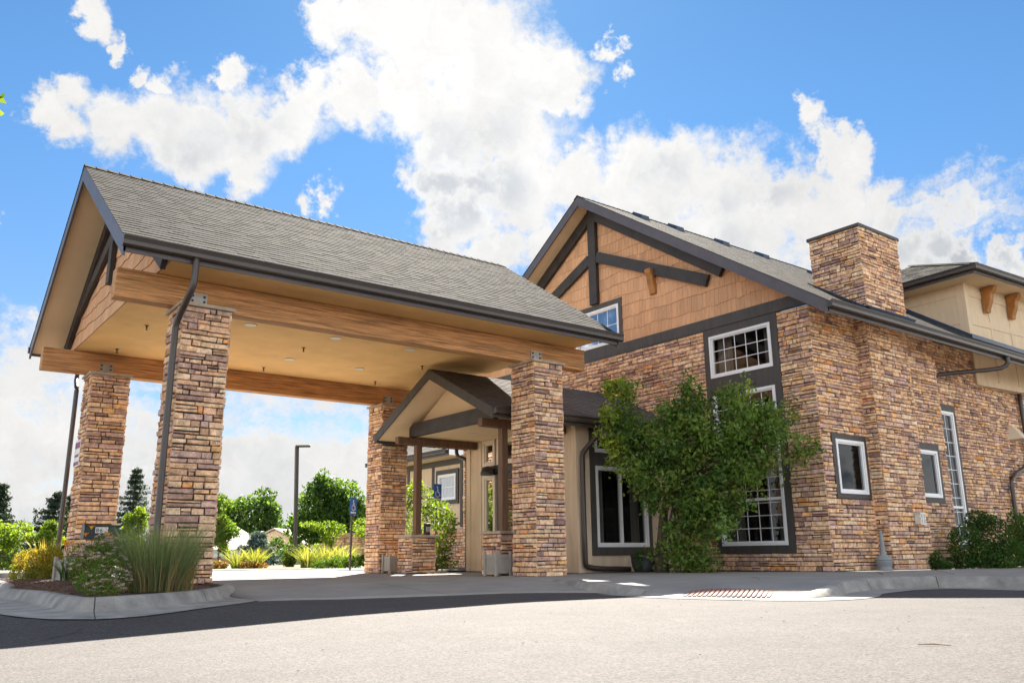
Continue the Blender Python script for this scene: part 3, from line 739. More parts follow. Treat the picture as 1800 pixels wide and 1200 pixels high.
# ================================================================== PORTE COCHERE
WC, LX, WY = 0.837, 6.742, 6.087
XR0, XR1, YE, YR, ZG, ZR = -0.963, 8.621, -0.475, 3.462, 4.859, 7.455
YB = 2 * YR - YE
can = thing('entrance_canopy', 'large drive through entrance canopy with shingled gable roof, timber beams and four stone columns', 'canopy', (3.4, 3.46, 0.0))
def part(name, m, fn, parent, **k):
    mb = MB(); fn(mb); return mb.build(name, m, parent, **k)
seed = 11
for (cx, cy, zb, front) in ((0, 0, 0.1, 1), (0, WY, 0.08, 1), (LX, 0, 0.06, 1), (LX, WY, 0.06, 1)):
    rg = random.Random(seed); seed += 7
    mb = MB(); i_ = 0.07; w = WC - 2 * i_
    stone_wall(mb, (cx + i_, cy + i_, zb), (1, 0, 0), (0, -1, 0), w, 4.15 - zb, rg)
    stone_wall(mb, (cx + i_, cy + i_ + w, zb), (0, -1, 0), (-1, 0, 0), w, 4.15 - zb, rg)
    stone_wall(mb, (cx + i_ + w, cy + i_, zb), (0, 1, 0), (1, 0, 0), w, 4.15 - zb, rg)
    stone_wall(mb, (cx + i_ + w, cy + i_ + w, zb), (-1, 0, 0), (0, 1, 0), w, 4.15 - zb, rg)
    c = mb.build('stone_column', ['ledgestone', 'mortar'], can)
    mb = MB(); mb.box((cx, cy, 4.146), (cx + WC, cy + WC, 4.2)); mb.build('column_cap', 'cap_stone', c, bevel=0.012)
    mb = MB(); x = cx + 0.22; y0 = cy + 0.352 - 0.012
    mb.box((x, y0, 4.203), (x + 0.27, y0 + 0.012, 4.45), 0)
    for bx in (0.045, 0.225):
        for bz in (0.115, 0.195):
            mb.tube(((x + bx, y0 - 0.012, 4.203 + bz), (x + bx, y0, 4.203 + bz)), 0.02, 8, 1)
    mb.build('connector_plate', ['steel_plate', 'black_bolt'], c)
for y in (0.352, WY + 0.352):
    mb = MB(); mb.box((-0.85, y, 4.2), (8.422, y + 0.26, 4.655)); mb.build('timber_beam', 'beam_wood', can, bevel=0.014)
# ceiling and eave soffits
CZ = 4.66
mb = MB(); mb.box((-0.27, YE + 0.06, CZ), (8.12, YB - 0.06, CZ + 0.03)); mb.build('ceiling', 'soffit_tan', can)
PIT = (ZR - ZG) / (YR - YE)
def zroof(y): return ZR - abs(y - YR) * PIT
# gable walls of shakes at both ends
for x, nx in ((-0.27, -1), (8.12, 1)):
    rg = random.Random(90 + nx); mb = MB()
    U = (0, -1, 0) if nx < 0 else (0, 1, 0)
    y0 = YB - 0.1 if nx < 0 else YE + 0.1
    wv = YB - YE - 0.2
    f = lambda u: zroof(y0 - u if nx < 0 else y0 + u) - 0.2 - CZ
    mb2 = [(x - nx * 0.004, YE + 0.1, CZ), (x - nx * 0.004, YB - 0.1, CZ), (x - nx * 0.004, YR, ZR - 0.2)]
    mb.poly(mb2, 0, (0.2, 0.11, 0.06))
    shakes(mb, (x, y0, CZ), U, (nx, 0, 0), wv, f, rg)
    mb.build('gable_siding', 'cedar_shake', can)
# truss timbers standing proud of the outer gable wall
def truss(parent, x, t, yr, zr, pit, ytie, ztop, zlow, kb, half, wd, mname, nx=-1):
    d = x + nx * t / 2
    mb = MB(); mb.box((x + nx * t, yr - wd / 2, kb), (x + nx * 0.001, yr + wd / 2, zr - 0.02)) if nx < 0 else mb.box((x, yr - wd / 2, kb), (x + t, yr + wd / 2, zr - 0.02))
    mb.build('king_post', mname, parent, bevel=0.006)
    for s in (-1, 1):
        mb = MB(); n = unit((0, -s * pit, -1)); p0 = V(d, yr + s * wd * 0.5, zr - pit * wd * 0.5) + n * wd * 0.55; p1 = V(d, yr + s * half, zr - pit * half) + n * wd * 0.55
        mb.bar(p0, p1, (t * 0.9, 0, 0), n * wd * 1.05); mb.build('rake_timber', mname, parent, bevel=0.006)
        mb = MB(); p0 = V(d, yr + s * wd * 0.5, ztop - wd * 0.55); p1 = V(d, yr + s * ytie, zlow - wd * 0.4)
        v = unit(np.cross(p1 - p0, (1, 0, 0))); mb.bar(p0, p1, (t * 0.8, 0, 0), v * wd); mb.build('strut', mname, parent, bevel=0.006)
truss(can, -0.292, 0.09, YR, ZR - 0.2, PIT, 2.55, 6.35, 5.45, 5.3, 3.75, 0.24, 'dark_timber')
# roof deck, shingles, sloped rake soffits, fascias, gutters
mb = MB()
for s in (-1, 1):
    ye = YR + s * (YR - YE)
    for z0, z1, xa, xb in ((-0.07, -0.012, XR0, XR1),):
        mb.hexa(((xa, ye, ZG + z0), (xb, ye, ZG + z0), (xb, YR, ZR + z0), (xa, YR, ZR + z0), (xa, ye, ZG + z1), (xb, ye, ZG + z1), (xb, YR, ZR + z1), (xa, YR, ZR + z1)), 1)
rg = random.Random(3)
SL = math.hypot(YR - YE, ZR - ZG)
shingles(mb, (XR0 - 0.015, YE - 0.03, ZG - 0.02), (1, 0, 0), (0, YR - YE, ZR - ZG), XR1 - XR0 + 0.03, SL + 0.02, rg, base=(0.046, 0.0437, 0.0408))
shingles(mb, (XR0 - 0.015, YB + 0.03, ZG - 0.02), (1, 0, 0), (0, YE - YR, ZR - ZG), XR1 - XR0 + 0.03, SL + 0.02, rg)
roof = mb.build('shingle_roof', ['asphalt_shingle', 'bronze_metal'], can)
mb = MB(); x = XR0 - 0.015
while x < XR1:
    for s in (-1, 1):
        n0 = V(x, YR, ZR + 0.022); e = V(0, s * 0.13, -0.13 * PIT)
        c = np.array((0.036, 0.033, 0.03)) * rg.uniform(0.75, 1.25)
        mb.hexa((n0 + e - V(0, 0, 0.02), n0 + e + V(0.2, 0, -0.02), n0 + V(0.2, 0, -0.02), n0 - V(0, 0, 0.02), n0 + e + V(0, 0, 0.012), n0 + e + V(0.2, 0, 0), n0 + V(0.2, 0, 0), n0 + V(0, 0, 0.012)), 0, c)
    x += 0.2
mb.build('ridge_cap', 'asphalt_shingle', roof)
for xa, xb in ((XR0 + 0.03, -0.3), (8.15, XR1 - 0.03)):
    for s in (-1, 1):
        mb = MB(); y0 = YR + s * 0.001; y1 = YR + s * (YR - YE - 0.03)
        mb.hexa([(x, y, zroof(y) - dz) for dz in (0.2, 0.175) for x, y in ((xa, y0), (xb, y0), (xb, y1), (xa, y1))]); mb.build('rake_soffit', 'soffit_pale', can)
for xa, xb in ((XR0 - 0.005, XR0 + 0.03), (XR1 - 0.03, XR1 + 0.005)):
    for s in (-1, 1):
        mb = MB(); y1 = YR + s * (YR - YE)
        mb.hexa([(x, y, zroof(y) - dz) for dz in (0.3, 0.014) for x, y in ((xa, YR), (xb, YR), (xb, y1), (xa, y1))])
        mb.build('rake_board', 'plum_fascia', can)
GUT = [(0, -0.01), (0.07, -0.02), (0.115, -0.005), (0.12, 0.045), (0.105, 0.07), (0.118, 0.1), (0.128, 0.105), (0.128, 0.122), (0.112, 0.122), (0.1, 0.1), (0.0, 0.1)]
def gutter(parent, p, q, out, m='bronze_metal', sc=1.0):
    """K-style gutter from p to q along the eave, out = outward horizontal direction"""
    mb = MB(); out = unit(out); P = [V(*p) + out * a * sc + V(0, 0, b * sc) for a, b in GUT]
    mb.prism(P, V(*q) - V(*p)); return mb.build('gutter', m, parent)
for s, y in ((-1, YE), (1, YB)):
    mb = MB(); mb.box((XR0 + 0.002, min(y, y - s * 0.03), ZG - 0.235), (XR1 - 0.002, max(y, y - s * 0.03), ZG - 0.03)); mb.build('eave_fascia', 'plum_fascia', can)
    gutter(can, (XR0 - 0.03, y + s * 0.001, ZG - 0.15), (XR1 + 0.05, y + s * 0.001, ZG - 0.15), (0, s, 0), sc=1.05)
def flatpipe(parent, path, w=0.085, name='downspout', m='bronze_metal'):
    mb = MB(); P = roundoff(path, 1); mb.tube(P, w * 0.56, 10); return mb.build(name, m, parent, smooth=True)
flatpipe(can, [(0.02, -0.54, 4.72), (0.02, -0.54, 4.33), (0.0, -0.5, 4.22), (-0.05, -0.1, 3.86), (-0.06, -0.05, 3.7), (-0.06, -0.05, 1.5), (-0.06, -0.05, 0.12)])
flatpipe(can, [(0.0, 7.46, 4.7), (0.0, 7.46, 4.3), (-0.02, 7.4, 4.2), (-0.06, 7.02, 4.0), (-0.06, 6.98, 3.9), (-0.06, 6.98, 0.1)])
lt = None
for x in (1.95, 3.68, 5.38):
    for y in (2.43, 4.72):
        if lt is None:
            mb = MB(); mb.lathe((x, y, CZ - 0.012), [(0.04, 0.011), (0.1, 0.011), (0.115, 0.004), (0.115, 0.0), (0.1, 0.0), (0.085, 0.006), (0.04, 0.007)], 24)
            lt = mb.build('recessed_light', 'light_lens', can, smooth=True); l0 = (x, y)
        else: copy_part(lt, can, (x - l0[0], y - l0[1], 0))
sp = None
for x, y in ((0.41, 3.59), (0.41, 5.85), (3.5, 3.56), (3.54, 5.85), (6.4, 5.85), (6.42, 3.65)):
    if sp is None:
        mb = MB(); mb.lathe((x, y, CZ - 0.085), [(0.026, 0), (0.03, 0.006), (0.008, 0.012), (0.012, 0.035), (0.026, 0.04), (0.014, 0.048), (0.014, 0.075), (0.04, 0.079), (0.04, 0.084)], 10)
        sp = mb.build('sprinkler', 'black_bolt', can); s0 = (x, y)
    else: copy_part(sp, can, (x - s0[0], y - s0[1], 0))

# ================================================================== ENTRY PORCH
EX0, EYR, EZR, EYH, EZE = 6.5, 3.462, 4.57, 2.47, 3.36
EP = (EZR - EZE) / EYH
por = thing('entry_porch', 'small gabled porch on timber posts and stone pedestals before the entrance doors', 'porch', (7.3, 3.46, 0.06))
def zep(y): return EZR - abs(y - EYR) * EP
EX1 = 12.2
mb = MB(); rg = random.Random(31)
for s in (-1, 1):
    ye = EYR + s * EYH
    mb.hexa([(x, y, zep(y) + dz) for dz in (-0.07, -0.012) for x, y in ((EX0, ye), (EX1, ye), (EX1, EYR), (EX0, EYR))], 1)
    shingles(mb, (EX0 - 0.012, ye + s * 0.03, EZE - 0.018), (1, 0, 0), (0, -s * EYH, EZR - EZE), EX1 - EX0, math.hypot(EYH, EZR - EZE) + 0.02, rg, base=(0.13, 0.125, 0.125))
pr = mb.build('shingle_roof', ['asphalt_shingle', 'bronze_metal'], por)
for s in (-1, 1):
    ye = EYR + s * EYH
    mb = MB(); mb.hexa([(x, y, zep(y) - dz) for dz in (0.24, 0.014) for x, y in ((EX0 - 0.03, EYR), (EX0, EYR), (EX0, ye), (EX0 - 0.03, ye))]); mb.build('rake_board', 'dark_trim', por)
    mb = MB(); mb.hexa([(x, y, zep(y) - dz) for dz in (0.17, 0.15) for x, y in ((EX0 + 0.001, EYR), (9.0, EYR), (9.0, ye - s * 0.04), (EX0 + 0.001, ye - s * 0.04))]); mb.build('sloped_soffit', 'soffit_pale', por)
    mb = MB(); mb.box((EX0, min(ye, ye - s * 0.03), EZE - 0.22), (EX1, max(ye, ye - s * 0.03), EZE - 0.02)); mb.build('eave_fascia', 'dark_trim', por)
    gutter(por, (EX0 - 0.02, ye + s * 0.001, EZE - 0.135), (EX1, ye + s * 0.001, EZE - 0.135), (0, s, 0))
PCZ = 3.25
mb = MB(); mb.box((7.15, 1.66, PCZ), (9.0, 5.26, PCZ + 0.02)); mb.build('ceiling', 'soffit_pale', por)
mb = MB(); y0 = EYR - 1.62; y1 = EYR + 1.62
mb.prism([(7.2, y0, 3.5), (7.2, y1, 3.5), (7.2, EYR + 0.04, zep(EYR) - 0.19), (7.2, EYR - 0.04, zep(EYR) - 0.19)], (0.05, 0, 0)); mb.build('gable_panel', 'soffit_pale', por)
mb = MB(); mb.prism([(7.02, 1.72, 3.235), (7.02, 5.2, 3.235), (7.02, 5.2, 3.46), (7.02, 5.05, 3.56), (7.02, 1.87, 3.56), (7.02, 1.72, 3.46)], (0.13, 0, 0)); mb.build('tie_beam', 'dark_timber', por, bevel=0.008)
for yc_ in (5.19, 1.73):
    mb = MB(); mb.box((6.68, yc_ - 0.075, 3.06), (8.98, yc_ + 0.075, 3.232)); mb.build('side_beam', 'post_wood', por, bevel=0.006)
    mb = MB(); mb.box((7.2, yc_ - 0.075, 0.93), (7.35, yc_ + 0.075, 3.06)); po = mb.build('post', 'post_wood', por, bevel=0.006)
    rg = random.Random(int(yc_ * 10)); mb = MB(); x0, yy = 6.98, yc_ - 0.31; w = 0.61
    stone_wall(mb, (x0, yy, 0.065), (1, 0, 0), (0, -1, 0), w, 0.8, rg); stone_wall(mb, (x0, yy + w, 0.065), (0, -1, 0), (-1, 0, 0), w, 0.8, rg)
    stone_wall(mb, (x0 + w, yy, 0.065), (0, 1, 0), (1, 0, 0), w, 0.8, rg); stone_wall(mb, (x0 + w, yy + w, 0.065), (-1, 0, 0), (0, 1, 0), w, 0.8, rg)
    pd = mb.build('pedestal', ['ledgestone', 'mortar'], por)
    mb = MB(); mb.box((x0 - 0.07, yy - 0.07, 0.868), (x0 + w + 0.07, yy + w + 0.07, 0.928)); mb.build('pedestal_cap', 'cap_stone', pd, bevel=0.01)
mb = MB(); mb.box((7.36, 4.93, 0.93), (7.5, 5.03, 1.2), 0); mb.box((7.375, 4.91, 1.0), (7.485, 4.929, 1.12), 1); mb.build('push_button_box', ['black_bolt', 'steel_plate'], por, bevel=0.01)
mb = MB(); mb.box((7.37, 1.5, 0.93), (7.47, 1.62, 1.03), 0); mb.box((7.385, 1.495, 0.95), (7.41, 1.5, 1.0), 1); mb.box((7.43, 1.495, 0.95), (7.455, 1.5, 1.0), 1); mb.build('outlet_box', ['steel_plate', 'black_bolt'], por)
mb = MB(); mb.lathe((8.0, 3.9, PCZ - 0.012), [(0.04, 0.011), (0.1, 0.011), (0.11, 0.0), (0.09, 0.0), (0.04, 0.007)], 20); mb.build('recessed_light', 'light_lens', por)
mb = MB(); mb.lathe((8.2, 2.3, PCZ - 0.1), [(0.03, 0), (0.034, 0.006), (0.008, 0.012), (0.012, 0.045), (0.028, 0.05), (0.014, 0.058), (0.014, 0.09), (0.045, 0.094), (0.045, 0.099)], 10); mb.build('sprinkler', 'black_bolt', por)

# ================================================================== MAIN BUILDING
XF, YC = 12.282, -2.58
lod = thing('lodge_building', 'main stone lodge building with shingle gable, chimney, beige upper storey and glazed entry', 'building', (16, 3, 0.06))
def window(parent, O, U, N, w, h, nx, ny, fr=0.06, trim=None, glass='window_glass', mullions=(), rails=(), room=True, curtain=False, fmat='white_vinyl', thick=0.016, tmat='dark_trim', depth=1.6):
    """framed window: O lower-left outer corner on the wall plane; trim = (left, right, bottom, top) widths of the dark surround"""
    O = V(*O); U = unit(U); N = unit(N); Z = V(0, 0, 1)
    def bx(mb, u0, v0, u1, v1, d0, d1, mi=0):
        mb.hexa([O + U * u + Z * v + N * d for d in (d0, d1) for u, v in ((u0, v0), (u1, v0), (u1, v1), (u0, v1))], mi)
    mb = MB()
    bx(mb, 0, 0, fr, h, -0.06, 0.05); bx(mb, w - fr, 0, w, h, -0.06, 0.05); bx(mb, fr, 0, w - fr, fr, -0.06, 0.048); bx(mb, fr, h - fr, w - fr, h, -0.06, 0.048)
    i2 = fr * 0.55
    bx(mb, fr, fr, fr + i2, h - fr, -0.05, 0.024); bx(mb, w - fr - i2, fr, w - fr, h - fr, -0.05, 0.024)
    bx(mb, fr + i2, fr, w - fr - i2, fr + i2, -0.05, 0.022); bx(mb, fr + i2, h - fr - i2, w - fr - i2, h - fr, -0.05, 0.022)
    fi = fr + i2
    for u in mullions: bx(mb, u - 0.035, fi, u + 0.035, h - fi, -0.05, 0.03)
    for v in rails: bx(mb, fi, v - 0.03, w - fi, v + 0.03, -0.05, 0.029)
    win = mb.build('window', fmat, parent)
    mb = MB(); mb.quad(*[O + U * u + Z * v + N * -0.015 for u, v in ((fi, fi), (w - fi, fi), (w - fi, h - fi), (fi, h - fi))]); mb.build('pane', glass, win)
    if nx or ny:
        mb = MB()
        for k in range(1, nx):
            u = fi + (w - 2 * fi) * k / nx
            if all(abs(u - m) > 0.05 for m in mullions): bx(mb, u - thick / 2, fi, u + thick / 2, h - fi, -0.02, -0.006)
        for k in range(1, ny):
            v = fi + (h - 2 * fi) * k / ny
            if all(abs(v - m) > 0.05 for m in rails): bx(mb, fi, v - thick / 2, w - fi, v + thick / 2, -0.021, -0.005)
        mb.build('muntins', fmat, win)
    if trim:
        l, r, b, t = trim; mb = MB()
        bx(mb, -l, -b, 0, h + t, -0.03, 0.036); bx(mb, w, -b, w + r, h + t, -0.03, 0.036)
        bx(mb, 0, -b, w, 0, -0.03, 0.034)
        bx(mb, 0, h, w, h + t, -0.03, 0.034); mb.build('trim', tmat, win)
    if room:
        mb = MB()
        P = [O + U * u + Z * v + N * d for d in (-0.065, -depth) for u, v in ((-0.2, -0.1), (w + 0.2, -0.1), (w + 0.2, h + 0.1), (-0.2, h + 0.1))]
        n = mb.pts(P)
        for q in ((4, 5, 6, 7), (0, 1, 5, 4), (1, 2, 6, 5), (2, 3, 7, 6), (3, 0, 4, 7)): mb.face([n + i for i in q])
        mb.build('room', 'room_dark', win)
    if curtain:
        for u0, u1 in ((fr, w * 0.26), (w * 0.8, w - fr)):
            mb = MB(); K_ = 22; rows = []
            for i in range(K_ + 1):
                u = u0 + (u1 - u0) * i / K_; d = -0.22 + 0.035 * math.sin(i * 1.9)
                rows.append([O + U * u + Z * v + N * d for v in (0.02, h * 0.5, h - 0.02)])
            loft(mb, rows)
            mb.build('curtain', 'curtain_cloth', win)
    return win

# facade (faces the drive): coordinate u runs from the corner (y=-2.58) to the left
FH = 5.62
def fu(y): return y - YC
rg = random.Random(77); mb = MB()
stone_wall(mb, (XF, YC, 0.07), (0, 1, 0), (-1, 0, 0), 10.6 - YC, FH - 0.07, rg, holes=[(fu(-1.78), 0.43 - 0.07, fu(0.3), FH - 0.07 + 0.1)])
fw = mb.build('facade_wall', ['ledgestone', 'mortar'], lod)
# right return, chimney breast, stepped back wall
SH = 5.74
rg = random.Random(78); mb = MB()
stone_wall(mb, (XF, YC, 0.07), (1, 0, 0), (0, -1, 0), 14.0 - XF, SH - 0.07, rg, holes=[(12.62 - XF, 1.52 - .07, 13.92 - XF, 2.88 - .07)])
stone_wall(mb, (14.0, -2.58, 0.07), (0, -1, 0), (-1, 0, 0), 0.3, SH - 0.07, rg, ext=0)
stone_wall(mb, (14.0, -2.88, 0.07), (1, 0, 0), (0, -1, 0), 1.65, SH - 0.07, rg)
stone_wall(mb, (15.65, -2.88, 0.07), (0, 1, 0), (1, 0, 0), 0.3, SH - 0.07, rg, ext=0)
stone_wall(mb, (15.65, -2.58, 0.07), (1, 0, 0), (0, -1, 0), 17.5 - 15.65, SH - 0.07, rg, holes=[(16.0 - 15.65, 1.54 - .07, 17.12 - 15.65, 2.93 - .07)])
stone_wall(mb, (17.5, -2.58, 0.07), (0, 1, 0), (1, 0, 0), 0.38, SH - 0.07, rg, ext=0)
stone_wall(mb, (17.5, -2.2, 0.07), (1, 0, 0), (0, -1, 0), 12, SH - 0.07, rg, holes=[(17.75 - 17.5, 0.5 - .07, 19.02 - 17.5, 4.1 - .07)])
mb.build('side_wall', ['ledgestone', 'mortar'], lod)
# dark panel holding the tall windows of the facade, and the band below the gable
mb = MB()
mb.box((XF - 0.03, 0.135, 0.43), (XF + 0.02, 0.30, 5.68)); mb.box((XF - 0.03, -1.78, 0.43), (XF + 0.02, -1.6, 5.68))
mb.box((XF - 0.028, -1.6, 0.43), (XF + 0.02, 0.135, 0.6)); mb.box((XF - 0.028, -1.6, 4.02), (XF + 0.02, 0.135, 4.44)); mb.box((XF - 0.028, -1.6, 5.45), (XF + 0.02, 0.135, 5.68))
mb.build('window_panel', 'dark_trim', lod)
mb = MB(); mb.box((XF - 0.05, YC - 0.02, 5.64), (XF + 0.05, 10.6, 5.91)); mb.build('trim_band', 'dark_trim', lod, bevel=0.006)
window(lod, (XF, 0.132, 4.44), (0, -1, 0), (-1, 0, 0), 1.732, 1.01, 5, 3, curtain=True)
window(lod, (XF, 0.132, 0.6), (0, -1, 0), (-1, 0, 0), 1.732, 3.42, 5, 12, rails=(0.98, 2.4), curtain=True)
# gable wall of stepped shakes
YG, ZA, XA = 4.0, 10.32, 11.67
BE = -3.42; BZ = 5.42
BP = (ZA - BZ) / (YG - BE)
def zbr(y): return ZA - abs(y - YG) * BP
rg = random.Random(80); mb = MB(); L0 = 10.6
hole = (L0 - 4.9, 5.98 - 5.9, L0 - 3.1, 7.1 - 5.9)
mb.poly([(XF + 0.006, YC, 5.9), (XF + 0.006, 3.1, 5.9), (XF + 0.006, 3.1, 9.5), (XF + 0.006, YC + 0.2, 6.0)], 0, (0.2, 0.11, 0.06))
mb.poly([(XF + 0.006, 4.9, 5.9), (XF + 0.006, L0, 5.9), (XF + 0.006, L0 - 0.2, 6.0), (XF + 0.006, 4.9, 9.5)], 0, (0.2, 0.11, 0.06))
mb.poly([(XF + 0.006, 3.1, 7.1), (XF + 0.006, 4.9, 7.1), (XF + 0.006, 4.9, 9.5), (XF + 0.006, 4.0, 10.1), (XF + 0.006, 3.1, 9.5)], 0, (0.2, 0.11, 0.06))
shakes(mb, (XF, L0, 5.9), (0, -1, 0), (-1, 0, 0), L0 - YC, lambda u: zbr(L0 - u) - 0.16 - 5.9, rg, row=0.33, base=(0.64, 0.355, 0.19), hole=hole)
mb.build('gable_siding', 'cedar_shake', lod)
window(lod, (XF, 4.87, 5.98), (0, -1, 0), (-1, 0, 0), 1.74, 1.06, 4, 2, trim=(0.13, 0.12, 0.07, 0.15), glass='sky_glass')
truss(lod, XF - 0.025, 0.12, YG, ZA - 0.22, BP, 4.0, 8.72, 6.95, 7.2, 4.55, 0.3, 'dark_timber')
def bracket(parent, x, y, z, along, out, h=0.62, d=0.34, w=0.16):
    mb = MB(); a = unit(along); o = unit(out); O = V(x, y, z)
    prof = [(0, 0), (d, 0), (d, -0.1), (d * 0.72, -0.2), (d * 0.62, -h * 0.55), (d * 0.34, -h * 0.86), (d * 0.3, -h), (0, -h)]
    mb.prism([O + o * p + V(0, 0, 1) * q - a * w / 2 for p, q in prof], a * w); return mb.build('bracket', 'copper_wood', parent, bevel=0.008)
bracket(lod, XF - 0.02, 1.82, 7.62, (0, 1, 0), (-1, 0, 0), 0.66, 0.22, 0.2)
# roof of the gable block
mb = MB(); rg = random.Random(41); XB = 23.2
for s in (-1, 1):
    ye = YG + s * (YG - BE)
    mb.hexa([(x, y, zbr(y) + dz) for dz in (-0.08, -0.012) for x, y in ((XA, ye), (XB, ye), (XB, YG), (XA, YG))], 1)
shingles(mb, (XA - 0.02, BE - 0.03, BZ - 0.02), (1, 0, 0), (0, YG - BE, ZA - BZ), XB - XA, math.hypot(YG - BE, ZA - BZ), rg, th=0.35, base=(0.055, 0.0525, 0.0495))
shingles(mb, (XA - 0.02, 2 * YG - BE + 0.03, BZ - 0.02), (1, 0, 0), (0, BE - YG, ZA - BZ), 3.0, math.hypot(YG - BE, ZA - BZ), rg, th=0.35, base=(0.055, 0.0525, 0.0495))
mr_ = mb.build('shingle_roof', ['asphalt_shingle', 'bronze_metal'], lod)
x = XA - 0.02; mb = MB()
while x < XB:
    for s in (-1, 1):
        n0 = V(x, YG, ZA + 0.022); e = V(0, s * 0.14, -0.14 * BP); c = np.array((0.036, 0.033, 0.03)) * rg.uniform(0.75, 1.25)
        mb.hexa((n0 + e - V(0, 0, 0.02), n0 + e + V(0.2, 0, -0.02), n0 + V(0.2, 0, -0.02), n0 - V(0, 0, 0.02), n0 + e + V(0, 0, 0.012), n0 + e + V(0.2, 0, 0), n0 + V(0.2, 0, 0), n0 + V(0, 0, 0.012)), 0, c)
    x += 0.2
mb.build('ridge_cap', 'asphalt_shingle', mr_)
for x in (13.7, 15.2, 17.35, 19.4):
    mb = MB(); y = 3.52; z = zbr(y)
    mb.hexa(((x - .19, y - .2, z - .18), (x + .19, y - .2, z - .18), (x + .19, y + .2, z + .08), (x - .19, y + .2, z + .08), (x - .15, y - .2, z + .0), (x + .15, y - .2, z + .0), (x + .15, y + .14, z + .2), (x - .15, y + .14, z + .2)))
    mb.build('roof_vent', 'blue_flashing', mr_)
for s in (-1, 1):
    y1 = YG + s * (YG - BE)
    mb = MB(); mb.hexa([(x, y, zbr(y) - dz) for dz in (0.29, 0.014) for x, y in ((XA - 0.005, YG), (XA + 0.035, YG), (XA + 0.035, y1), (XA - 0.005, y1))]); mb.build('rake_board', 'plum_fascia', lod)
    mb = MB(); mb.hexa([(x, y, zbr(y) - dz) for dz in (0.2, 0.18) for x, y in ((XA + 0.036, YG), (XF - 0.005, YG), (XF - 0.005, y1 - s * .03), (XA + 0.036, y1 - s * .03))]); mb.build('rake_soffit', 'soffit_pale', lod)
mb = MB(); mb.hexa([(x, y, zbr(y) - dz) for dz in (0.2, 0.18) for x, y in ((XF, BE + 0.03), (28, BE + 0.03), (28, -2.0), (XF, -2.0))]); mb.build('eave_soffit', 'soffit_pale', lod)
mb = MB(); mb.box((XA, BE, BZ - 0.25), (29, BE + 0.03, BZ - 0.03)); mb.build('eave_fascia', 'bronze_metal', lod)
gutter(lod, (XA - 0.04, BE - 0.001, BZ - 0.15), (29, BE - 0.001, BZ - 0.15), (0, -1, 0), sc=1.1)
flatpipe(lod, [(19.55, -3.48, 5.28), (19.55, -3.48, 5.05), (19.4, -3.3, 4.95), (18.1, -2.36, 4.82), (17.95, -2.28, 4.75), (17.95, -2.26, 4.6)], 0.1)
flatpipe(lod, [(22.9, -2.32, 5.0), (22.9, -2.32, 3.0), (22.7, -2.32, 2.75), (21.6, -2.32, 2.4), (21.5, -2.32, 2.2), (21.5, -2.32, 0.1)], 0.1)
# chimney
rg = random.Random(44); mb = MB()
cx0, cx1, cy0, cy1 = 14.0, 15.65, -2.95, -1.7
for (O, U, N, w, z0) in (((cx0, cy0), (1, 0, 0), (0, -1, 0), cx1 - cx0, 5.45), ((cx0, cy1), (0, -1, 0), (-1, 0, 0), cy1 - cy0, 5.6), ((cx1, cy0), (0, 1, 0), (1, 0, 0), cy1 - cy0, 5.6), ((cx1, cy1), (-1, 0, 0), (0, 1, 0), cx1 - cx0, 6.0)):
    stone_wall(mb, (O[0], O[1], z0), U, N, w, 7.7 - z0, rg)
ch = mb.build('chimney', ['ledgestone', 'mortar'], lod)
mb = MB(); mb.box((cx0 - 0.06, cy0 - 0.06, 7.69), (cx1 + 0.06, cy1 + 0.06, 7.77)); mb.box((cx0 + 0.1, cy0 + 0.1, 7.77), (cx1 - 0.1, cy1 - 0.1, 7.8)); mb.build('chimney_cap', 'bronze_metal', ch, bevel=0.01)
mb = MB(); Nn = unit((0, -BP, 1))
mb.hexa([V(x, y, zbr(y)) + Nn * d for d in (0.02, 0.05) for x, y in ((cx0 - 0.14, cy0 - 0.12), (cx0 - 0.03, cy0 - 0.12), (cx0 - 0.03, cy1 + 0.1), (cx0 - 0.14, cy1 + 0.1))])
mb.hexa([V(x, y, zbr(y)) + Nn * d for d in (0.02, 0.09) for x, y in ((cx0 - 0.14, cy0 - 0.16), (cx1 + 0.1, cy0 - 0.16), (cx1 + 0.1, cy0 - 0.03), (cx0 - 0.14, cy0 - 0.03))])
mb.build('flashing', 'blue_flashing', ch)
# side windows
window(lod, (12.745, YC, 1.63), (1, 0, 0), (0, -1, 0), 1.07, 1.13, 0, 0, trim=(0.12, 0.11, 0.1, 0.12))
window(lod, (16.05, YC, 1.66), (1, 0, 0), (0, -1, 0), 0.95, 1.1, 0, 0, trim=(0.05, 0.12, 0.12, 0.17))
window(lod, (17.85, -2.2, 0.6), (1, 0, 0), (0, -1, 0), 1.04, 3.32, 3, 9, rails=(0.9,), trim=(0.1, 0.13, 0.1, 0.18))
